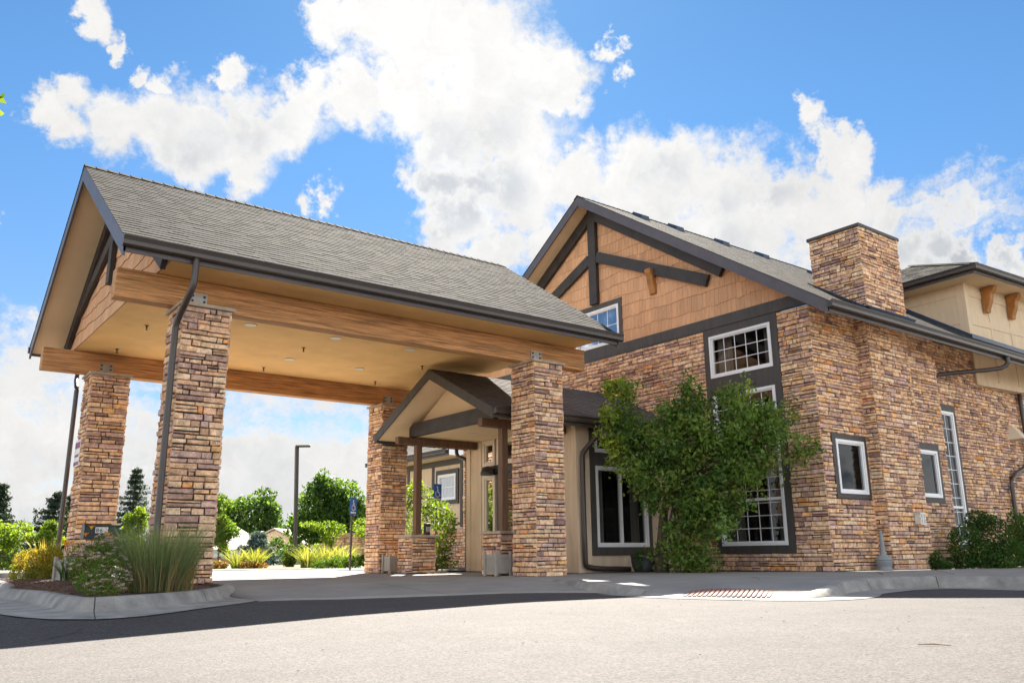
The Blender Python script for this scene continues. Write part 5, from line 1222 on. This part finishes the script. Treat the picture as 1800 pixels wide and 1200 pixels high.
# cigarette receptacle
cg = thing('ash_receptacle', 'grey plastic cigarette receptacle with long neck at the chimney corner', 'ash bin', (13.68, -2.86, 0.068))
mb = MB(); mb.lathe((13.68, -2.86, 0.068), [(0.15, 0), (0.155, 0.03), (0.135, 0.05), (0.145, 0.09), (0.165, 0.17), (0.17, 0.2)], 22); mb.build('base', 'grey_plastic', cg, smooth=True)
mb = MB(); mb.lathe((13.68, -2.86, 0.27), [(0.172, 0), (0.172, 0.02), (0.155, 0.05), (0.11, 0.09), (0.06, 0.13), (0.05, 0.19), (0.042, 0.4), (0.034, 0.58), (0.03, 0.6)], 22); mb.build('neck', 'grey_plastic', cg, smooth=True)
mb = MB(); mb.tube(((13.68, -2.9, 0.83), (13.68, -2.88, 0.83)), 0.012, 8); mb.build('opening', 'ink_black', cg)
# barrel planter
bp = thing('barrel_planter', 'dark round barrel planter with a small trailing plant under the vestibule window', 'planter', (10.2, 0.62, 0.07))
mb = MB(); mb.lathe((10.2, 0.62, 0.07), [(0.2, 0), (0.25, 0.12), (0.27, 0.22), (0.27, 0.3), (0.28, 0.31), (0.28, 0.35), (0.24, 0.35), (0.23, 0.3)], 24); mb.build('barrel', 'barrel_slate', bp, smooth=True)
leaves('plant', [(10.0, 0.55, 0.4, 0.13, 0.13, 0.12), (9.93, 0.5, 0.28, 0.09, 0.09, 0.15)], 350, 0.055, GREEN, 'leaf', bp, seed=40)
# street lamp
sl_ = thing('parking_lamp', 'tall dark parking lot lamp with one flat head', 'street lamp', (14.25, 28.3, 0.0))
mb = MB(); mb.tube(((14.25, 28.3, 0.0), (14.25, 28.3, 0.5)), 0.26, 14); mb.build('base', 'kerb_concrete', sl_)
mb = MB(); mb.bar((14.2, 28.3, 0.5), (14.0, 28.3, 5.9), (0.16, 0, 0), (0, 0.16, 0)); mb.build('pole', 'bronze_metal', sl_)
mb = MB(); mb.prism([(13.85, 28.15, 5.85), (14.45, 27.7, 5.85), (14.58, 27.95, 5.85), (14.02, 28.42, 5.85)], (0, 0, 0.1)); mb.build('lamp_head', 'bronze_metal', sl_, bevel=0.02)
# accessible parking signs
def access_sign(loc, z0, label, ang):
    t = thing('parking_sign', label, 'sign', loc, 'accessible parking signs'); x, y, z = loc
    a = V(math.cos(ang), math.sin(ang), 0); o = V(math.sin(ang), -math.cos(ang), 0)
    mb = MB(); mb.tube(((x, y, z), (x, y, z0 + 0.46)), 0.032, 8); mb.build('pole', 'bronze_metal', t)
    def P(u, v, d): return V(x, y, z0) + a * u + V(0, 0, v) + o * d
    mb = MB(); mb.hexa([P(u, v, d) for d in (0.034, 0.04) for u, v in ((-.17, 0), (.17, 0), (.17, .5), (-.17, .5))]); pl = mb.build('plate', 'sign_blue', t)
    mb = MB()
    for k in range(8):
        b = k * math.pi / 4; mb.quad(P(0, .41, .042), P(.028 * math.cos(b), .41 + .028 * math.sin(b), .042), P(.028 * math.cos(b + .39), .41 + .028 * math.sin(b + .39), .042), P(.028 * math.cos(b + .785), .41 + .028 * math.sin(b + .785), .042))
    def seg(u0, v0, u1, v1, w=0.016):
        d = unit((v0 - v1, u1 - u0, 0)); mb.quad(P(u0 - d[0] * w, v0 - d[1] * w, .043), P(u1 - d[0] * w, v1 - d[1] * w, .043), P(u1 + d[0] * w, v1 + d[1] * w, .043), P(u0 + d[0] * w, v0 + d[1] * w, .043))
    seg(0, .385, .01, .27); seg(.01, .27, .07, .27); seg(.07, .27, .1, .17); seg(.1, .17, .125, .175); seg(.005, .33, .065, .33, .012)
    K = 14
    for k in range(K):
        b0 = 2.3 + k * 4.2 / K; b1 = 2.3 + (k + 1) * 4.2 / K; seg(.01 + .085 * math.cos(b0), .22 + .085 * math.sin(b0), .01 + .085 * math.cos(b1), .22 + .085 * math.sin(b1), .011)
    seg(-.14, .075, .14, .075, .02)
    mb.build('wheelchair_symbol', 'sign_white', pl)
access_sign((7.96, 9.95, 0.08), 1.6, 'blue accessible parking sign on a pole at the kerb beyond the drive', R(30))
access_sign((9.65, 8.1, 0.08), 1.93, 'blue accessible parking sign seen beside the far wing window', R(14))

# ================================================================== BEYOND THE DRIVE
def conifer(loc, h, r, label, seed, cols, group, n=9000, lean=0.0):
    rg = random.Random(seed); cl = []; tips = []
    x, y, z = loc
    tiers = int(h * 3.2)
    for k in range(tiers):
        f = (k + 0.5) / tiers; rad = 1.35 * r * (1 - f) ** 0.75 * rg.uniform(0.75, 1.2); zz = z + 0.25 + (h - 0.3) * f
        m = max(5, int(11 * (1 - f)) + 3)
        for j in range(m):
            a = rg.uniform(0, 6.28); l = rad * rg.uniform(0.55, 1.1)
            for q in (0.35, 0.7, 1.0):
                cl.append((x + lean * f + math.cos(a) * l * q, y + math.sin(a) * l * q, zz - 0.16 * l * q + 0.12 * l * q * q, 0.16 + 0.1 * (1 - q) * r, 0.16 + 0.1 * (1 - q) * r, 0.1))
    t = thing('spruce_tree', label, 'tree', loc, group)
    leaves('crown', cl, n, 0.2, cols, 'needle', t, seed=seed, aspect=0.34, droop=0.4, shell=0.2)
    mb = MB(); mb.tube(((x, y, z - .2), (x + lean * .5, y, z + h * .5), (x + lean, y, z + h)), [0.14, 0.08, 0.02], 7); mb.build('trunk', 'bark', t)
SPR = [(0.022, 0.042, 0.026), (0.03, 0.055, 0.03), (0.018, 0.034, 0.022), (0.045, 0.07, 0.04)]
conifer((2.6, 40.0, -0.1), 4.5, 1.5, 'dark spruce at the far left edge', 51, SPR, 'spruces beyond the drive')
conifer((4.8, 39.0, -0.1), 4.1, 1.6, 'ragged dark spruce with a leaning top left of the far column', 52, SPR, 'spruces beyond the drive', lean=0.35)
conifer((6.2, 41.0, -0.1), 4.1, 1.5, 'dark spruce half hidden behind the far left column', 53, SPR, 'spruces beyond the drive')
conifer((9.6, 41.5, -0.2), 5.9, 1.7, 'tall dark spruce between the two left columns', 54, SPR, 'spruces beyond the drive', n=11000)
conifer((12.0, 27.5, -0.1), 1.75, 1.15, 'small blue spruce before the white house', 55, [(0.10, 0.16, 0.17), (0.13, 0.19, 0.20), (0.07, 0.12, 0.12)], 'spruces beyond the drive', n=7000)
def decid(name, label, base, clusters, n, size, cols, seed, group=None, tr=0.25, cat='tree'):
    rg = random.Random(seed); cl = []
    for c in clusters:
        for _ in range(6 if tr > .05 else 5):
            a, b, d = (rg.gauss(0, 0.5) for _ in range(3)); f = rg.uniform(0.45, 0.72)
            cl.append((c[0] + a * c[3], c[1] + b * c[4], c[2] + d * c[5], c[3] * f, c[4] * f, c[5] * f))
    zt = base[2] + (max(c[2] for c in clusters) - base[2]) * 0.35
    plant(name, label, cat, base, cl, n, size, cols, group, seed, trunk=([(base[0], base[1], base[2] - .2), (base[0], base[1], zt)], [tr, tr * 0.7]), stems=[c[:3] for c in clusters], shell=0.25, r0=tr * 0.5)
MIDG = [(0.07, 0.14, 0.03), (0.05, 0.11, 0.028), (0.10, 0.18, 0.035), (0.04, 0.085, 0.025)]
LINDEN = [(22.95, 43.5, 5.43, 0.89, 0.89, 1.05), (22.41, 44.27, 4.27, 1.41, 1.41, 1.21), (23.86, 43.18, 4.25, 1.45, 1.45, 1.21), (23.22, 44.03, 3.09, 2.01, 2.01, 1.29), (24.72, 43.01, 2.68, 1.13, 1.13, 1.21), (22.08, 45.2, 2.13, 1.21, 1.21, 1.21), (23.61, 44.23, 1.53, 2.22, 2.22, 1.01), (21.93, 45.69, 0.96, 0.89, 0.89, 1.13), (24.6, 43.54, 1.32, 1.37, 1.37, 0.97), (23.4, 43.5, 4.9, 1.2, 1.2, 0.9), (24.3, 43.1, 3.3, 1.5, 1.4, 1.1), (25.0, 42.9, 3.6, 0.8, 0.8, 0.7), (22.6, 44.4, 3.0, 1.3, 1.3, 1.1)]
decid('broadleaf_tree', 'tall pyramid shaped green tree behind the lamp and parking sign', (23.4, 44.2, -0.4), LINDEN, 15000, 0.3, MIDG, 61, 'broadleaf trees beyond the drive')
DEC = [(23.53, 62.72, 4.8, 1.31, 1.31, 0.71), (24.97, 61.7, 4.54, 1.61, 1.61, 1.01), (26.35, 61.04, 3.3, 1.11, 1.11, 1.41), (24.51, 62.36, 3.57, 2.01, 2.01, 1.11), (26.2, 61.69, 1.6, 1.11, 1.11, 1.61), (26.94, 61.44, 0.61, 0.71, 0.71, 1.01), (22.8, 63.43, 4.32, 0.81, 0.81, 0.81), (23.6, 62.6, 2.4, 1.6, 1.2, 1.0), (25.2, 62.0, 2.0, 1.5, 1.2, 1.1), (25.6, 61.8, 0.7, 1.4, 1.2, 0.9)]
decid('broadleaf_tree', 'spreading green tree rising behind the roof of the white house', (25.2, 62.3, -0.5), DEC, 8500, 0.36, MIDG, 62, 'broadleaf trees beyond the drive')
LEFTT = [(10.27, 28.07, 2.78, 0.54, 0.54, 0.38), (10.45, 28.14, 2.13, 0.59, 0.59, 0.59), (10.66, 28.17, 1.53, 0.54, 0.54, 0.43), (10.37, 28.41, 1.48, 0.43, 0.43, 0.54), (10.57, 28.42, 0.96, 0.32, 0.32, 0.27)]
decid('broadleaf_tree', 'small bright green tree just right of the nearest column', (10.4, 28.3, -0.1), LEFTT, 4200, 0.16, LIME + MIDG[:1], 63, 'broadleaf trees beyond the drive', 0.06)
MS = [(5.31, 23.0, 2.08, 0.35, 0.35, 0.44), (5.54, 22.96, 1.65, 0.31, 0.31, 0.31), (5.17, 23.27, 1.55, 0.27, 0.27, 0.27), (5.3, 23.1, 1.0, 0.3, 0.3, 0.4)]
decid('broadleaf_tree', 'slender lime green young tree between the two left columns', (5.35, 23.1, 0.0), MS, 3000, 0.13, LIME, 64, 'broadleaf trees beyond the drive', 0.04)
BR = [(11.01, 18.8, 1.59, 0.55, 0.55, 0.22), (11.64, 18.34, 1.52, 0.62, 0.62, 0.22), (12.2, 17.98, 1.29, 0.49, 0.49, 0.2), (11.34, 18.69, 1.15, 0.44, 0.44, 0.35), (11.58, 18.64, 0.72, 0.31, 0.31, 0.31)]
decid('lime_shrub', 'spreading lime green shrub before the low stone enclosure', (11.5, 18.6, 0.08), BR[:3] + [(11.3, 18.7, 1.1, 0.3, 0.3, 0.3)], 2000, 0.13, LIME, 65, None, 0.04, 'shrub')
decid('lime_shrub', 'round lime shrub beyond the enclosure against the far right column', (20.5, 33.3, -0.1), [(20.52, 33.26, 2.2, 0.9, 0.7, 0.7), (20.6, 33.2, 1.4, 0.8, 0.8, 0.7)], 1400, 0.2, LIME, 66, None, 0.06, 'shrub')
LS = [(1.41, 26.24, 1.27, 0.66, 0.66, 0.53), (1.47, 26.4, 0.63, 0.8, 0.8, 0.4), (0.6, 26.6, 1.1, 0.7, 0.7, 0.6)]
decid('hedge_shrub', 'bright lime shrub behind the black railing at the left edge', (1.4, 26.3, 0.0), LS, 5500, 0.14, LIME, 67, 'lime shrubs left of the far column', 0.04, 'shrub')
decid('hedge_shrub', 'bright lime shrub just left of the far left column', (2.6, 25.3, 0.0), [(2.56, 25.33, 1.37, 0.53, 0.53, 0.4), (2.9, 25.17, 1.04, 0.49, 0.49, 0.4), (2.4, 25.61, 0.83, 0.53, 0.53, 0.31), (2.9, 24.97, 1.68, 0.35, 0.35, 0.27)], 5200, 0.13, LIME, 68, 'lime shrubs left of the far column', 0.04, 'shrub')
plant('juniper', 'spreading low juniper at the foot of the parking sign', 'shrub', (9.7, 13.8, 0.08), [(9.22, 14.11, 0.23, 0.41, 0.41, 0.15), (9.59, 13.82, 0.27, 0.45, 0.45, 0.2), (9.96, 13.53, 0.29, 0.38, 0.38, 0.2), (10.18, 13.35, 0.33, 0.23, 0.23, 0.2), (9.01, 14.29, 0.18, 0.3, 0.3, 0.11)], 3200, 0.09, [(0.06, 0.12, 0.02), (0.09, 0.16, 0.025), (0.045, 0.09, 0.02)], seed=70, shell=0.4, r0=0.02, aspect=0.35)
plant('yew', 'dark narrow upright evergreen left of the pale grasses', 'shrub', (10.3, 19.7, 0.08), [(10.32, 19.66, 0.52, 0.24, 0.24, 0.42), (10.29, 19.77, 0.28, 0.28, 0.28, 0.24)], 1300, 0.09, [(0.10, 0.13, 0.02), (0.03, 0.06, 0.015), (0.02, 0.045, 0.012)], seed=71, shell=0.4, r0=0.02)
plant('dark_shrub', 'dark rounded shrub right of the blue spruce', 'shrub', (14.6, 31.0, 0.0), [(13.9, 28.9, 0.4, 0.5, 0.5, 0.45), (14.93, 32.5, 0.85, 0.5, 0.5, 0.7)], 1500, 0.14, GREEN, seed=72, shell=0.4, r0=0.03)
for i, (x, y, z, h, lb) in enumerate(((7.63, 17.9, 0.08, 0.75, 'pale arching grass clump on the left before the blue spruce'), (8.1, 17.6, 0.08, 0.8, 'pale arching grass clump on the right before the blue spruce'), (9.6, 16.5, 0.08, 0.85, 'bright straw grass clump between lamp pole and juniper'), (10.3, 16.6, 0.08, 0.95, 'tall feathery grass clump behind the juniper'), (10.9, 16.4, 0.08, 0.85, 'grey green feathery grass near the stone enclosure'))):
    t = thing('grass_clump', lb, 'grass clump', (x, y, z), 'ornamental grasses beyond the drive')
    blades('blades', (x, y, z), 0.24, 0.24, 190, h, [(0.27, 0.28, 0.11), (0.22, 0.25, 0.09), (0.17, 0.21, 0.075)] if i != 4 else [(0.3, 0.3, 0.16), (0.22, 0.26, 0.12)], t, seed=80 + i, lean=0.85, width=0.011)
plant('rust_shrub', 'low rusty brown ground plant beside the pale grass', 'shrub', (7.75, 17.2, 0.08), [(7.75, 17.2, 0.18, 0.35, 0.3, 0.15), (8.1, 17.0, 0.16, 0.25, 0.25, 0.12)], 900, 0.07, [(0.2, 0.1, 0.04), (0.15, 0.09, 0.04), (0.12, 0.11, 0.03)], seed=86, r0=0.015)
plant('low_plant', 'low green and red ground plant just right of the nearest column', 'shrub', (6.75, 17.6, 0.08), [(6.75, 17.6, 0.2, 0.4, 0.35, 0.16)], 900, 0.08, [(0.1, 0.15, 0.04), (0.16, 0.16, 0.05), (0.2, 0.1, 0.04)], seed=87, r0=0.015)
# low stone enclosure
en = thing('stone_enclosure', 'low capped stone enclosure wall with an orange wooden gate', 'wall', (13.2, 21.0, 0.0))
rg = random.Random(91); a = V(12.9, 21.35, 0); b = V(14.0, 20.45, 0); d = unit(b - a); nn_ = V(d[1], -d[0], 0)
mb = MB(); stone_wall(mb, a, d, nn_, float(np.linalg.norm(b - a)), 1.34, rg); en1 = mb.build('wall', ['ledgestone', 'mortar'], en)
mb = MB(); mb.hexa([p + nn_ * q + V(0, 0, z) for z in (1.34, 1.42) for p, q in ((a, .06), (b, .06), (b, -.3), (a, -.3))]); mb.build('wall_cap', 'cap_stone', en1)
mb = MB(); a2 = V(12.35, 21.75, 0); b2 = a2 + d * 0.45; stone_wall(mb, a2, d, nn_, 0.45, 1.0, rg); mb.build('pier', ['ledgestone', 'mortar'], en)
mb = MB(); mb.hexa([p + nn_ * q + V(0, 0, z) for z in (0.1, 1.36) for p, q in ((b + d * .0, .0), (b + d * .45, .0), (b + d * .45, -.06), (b, -.06))]); mb.build('gate', 'orange_wood', en)
# black railing, plank fence
def LT(x, y, z=0.0): return V(17.6, 48.5, 0) + V(0.796, -0.605, 0) * x + V(0.607, 0.795, 0) * y + V(0, 0, z)
fe = thing('metal_railing', 'black metal picket railing at the left edge', 'railing', (0.9, 22.9, 0.0))
a = V(-2.2, 24.6, 0); b = V(1.9, 22.2, 0); mb = MB()
for z in (0.14, 0.5, 0.6): mb.bar(a + V(0, 0, z), b + V(0, 0, z), (0.02, 0.03, 0), (0, 0, 0.025))
for k in range(45): p = a + (b - a) * k / 44; mb.bar(p + V(0, 0, 0.0), p + V(0, 0, 0.62 if k % 11 == 0 else 0.58), (0.014, 0, 0), (0, 0.014, 0))
mb.build('pickets', 'ink_black', fe)
wf = thing('plank_fence', 'brown plank fence behind the blue spruce', 'fence', (16.5, 37.2, -0.3)); mb = MB(); rg = random.Random(92)
for k in range(30):
    p = V(12.5, 40.3, -0.4) + V(0.796, -0.605, 0) * 0.2 * k; mb.bar(p, p + V(0, 0, 0.85 + rg.uniform(-.01, .01)), (0.145, -0.11, 0), (0.015, 0.02, 0))
mb.build('planks', 'fence_wood', wf)
# white house far behind
ho = thing('white_house', 'white sided house with pale brown hipped roof beyond the garden', 'house', (17.6, 48.5, -0.5))
mb = MB(); P = [LT(-4, 0, -.6), LT(1.1, 0, -.6), LT(1.1, 7, -.6), LT(-4, 7, -.6), LT(-4, 0, 1.1), LT(1.1, 0, 1.1), LT(1.1, 7, 1.1), LT(-4, 7, 1.1)]; mb.hexa(P); mb.build('wall', 'house_white', ho)
mb = MB(); e = [LT(-4.4, -.4, 1.0), LT(1.5, -.4, 1.0), LT(1.5, 7.4, 1.0), LT(-4.4, 7.4, 1.0)]; r1, r2 = LT(-2.4, 3.5, 2.75), LT(-0.4, 3.5, 2.75)
mb.poly([e[0], e[1], r2, r1]); mb.poly([e[1], e[2], r2]); mb.poly([e[2], e[3], r1, r2]); mb.poly([e[3], e[0], r1]); mb.poly([e[3], e[2], e[1], e[0]]); rf = mb.build('roof', 'house_roof', ho)
mb = MB(); mb.tube((LT(-1.2, 2.2, 2.0), LT(-1.2, 2.2, 2.5)), 0.06, 8); mb.build('vent_pipe', 'steel_plate', rf)
for x in (-1.6, 0.1):
    mb = MB(); mb.hexa([LT(x + u, -0.01 - dd, z) for dd in (0, 0.03) for u, z in ((-.4, -.3), (.4, -.3), (.4, .6), (-.4, .6))]); mb.build('window', 'black_bolt', ho)
h2 = thing('tan_house', 'tan gabled house glimpsed between the trees behind the lamp', 'house', (24.5, 55, -0.5))
def L2(x, y, z): return V(24.2, 56.5, 0) + V(0.796, -0.605, 0) * x + V(0.607, 0.795, 0) * y + V(0, 0, z)
mb = MB(); mb.hexa([L2(-2.5, 0, -.6), L2(3, 0, -.6), L2(3, 6, -.6), L2(-2.5, 6, -.6), L2(-2.5, 0, 1.3), L2(3, 0, 1.3), L2(3, 6, 1.3), L2(-2.5, 6, 1.3)]); mb.prism([L2(-2.5, 0, 1.3), L2(3, 0, 1.3), L2(.25, 0, 2.6)], L2(0, 6, 0) - L2(0, 0, 0)); mb.build('wall', 'stucco_tan', h2)
mb = MB(); mb.hexa([L2(-3, -.4, 1.1), L2(.25, -.4, 2.68), L2(.25, 6.4, 2.68), L2(-3, 6.4, 1.1), L2(-3, -.4, 1.2), L2(.25, -.4, 2.78), L2(.25, 6.4, 2.78), L2(-3, 6.4, 1.2)]); mb.hexa([L2(.25, -.4, 2.68), L2(3.5, -.4, 1.1), L2(3.5, 6.4, 1.1), L2(.25, 6.4, 2.68), L2(.25, -.4, 2.78), L2(3.5, -.4, 1.2), L2(3.5, 6.4, 1.2), L2(.25, 6.4, 2.78)]); mb.build('roof', 'house_roof', h2)
# far belt of trees that reads as one mass
g = np.random.default_rng(99); belt = []
for k in range(150):
    a = R(-35) + R(110) * k / 150; d = 120 + g.uniform(-10, 25); h = g.uniform(1.6, 4.0)
    belt.append((CP[0] + d * math.sin(a), CP[1] + d * math.cos(a), -0.5 + h * 0.5, 2.6, 2.6, h * 0.55))
o = leaves('distant_trees', belt, 12000, 0.75, [(0.05, 0.085, 0.035), (0.035, 0.065, 0.03), (0.07, 0.10, 0.04)], 'leaf', seed=100); o['kind'] = 'stuff'
# litter on the tarmac
st = MB(); rg = random.Random(101)
TW = [(1.62, -9.9), (1.66, -9.97), (1.69, -10.06)]
st.tube([(x, y, zroad(x, y) + .008 + .004 * (k == 1)) for k, (x, y) in enumerate(TW)], [0.002, 0.004, 0.002], 6)
tag(st.build('twig', 'dead_leaf', loc=(1.66, -9.97, zroad(1.66, -9.97))), 'single thin brown twig lying on the sunlit tarmac at right', 'twig')
lm = MB()
for k in range(110):
    x, y = rg.uniform(-4, 7), rg.uniform(-10.5, -4.6); a = rg.uniform(0, 6.28); l = rg.uniform(0.006, 0.018); z = zroad(x, y) + 0.007
    lm.poly([(x - l * math.cos(a), y - l * math.sin(a), z), (x + l * .4 * math.sin(a), y - l * .4 * math.cos(a), z + .004), (x + l * math.cos(a), y + l * math.sin(a), z), (x - l * .4 * math.sin(a), y + l * .4 * math.cos(a), z + .003)], 0, np.array((0.1, 0.06, 0.035)) * rg.uniform(0.5, 1.6))
o = lm.build('leaf_litter', 'needle'); o['kind'] = 'stuff'
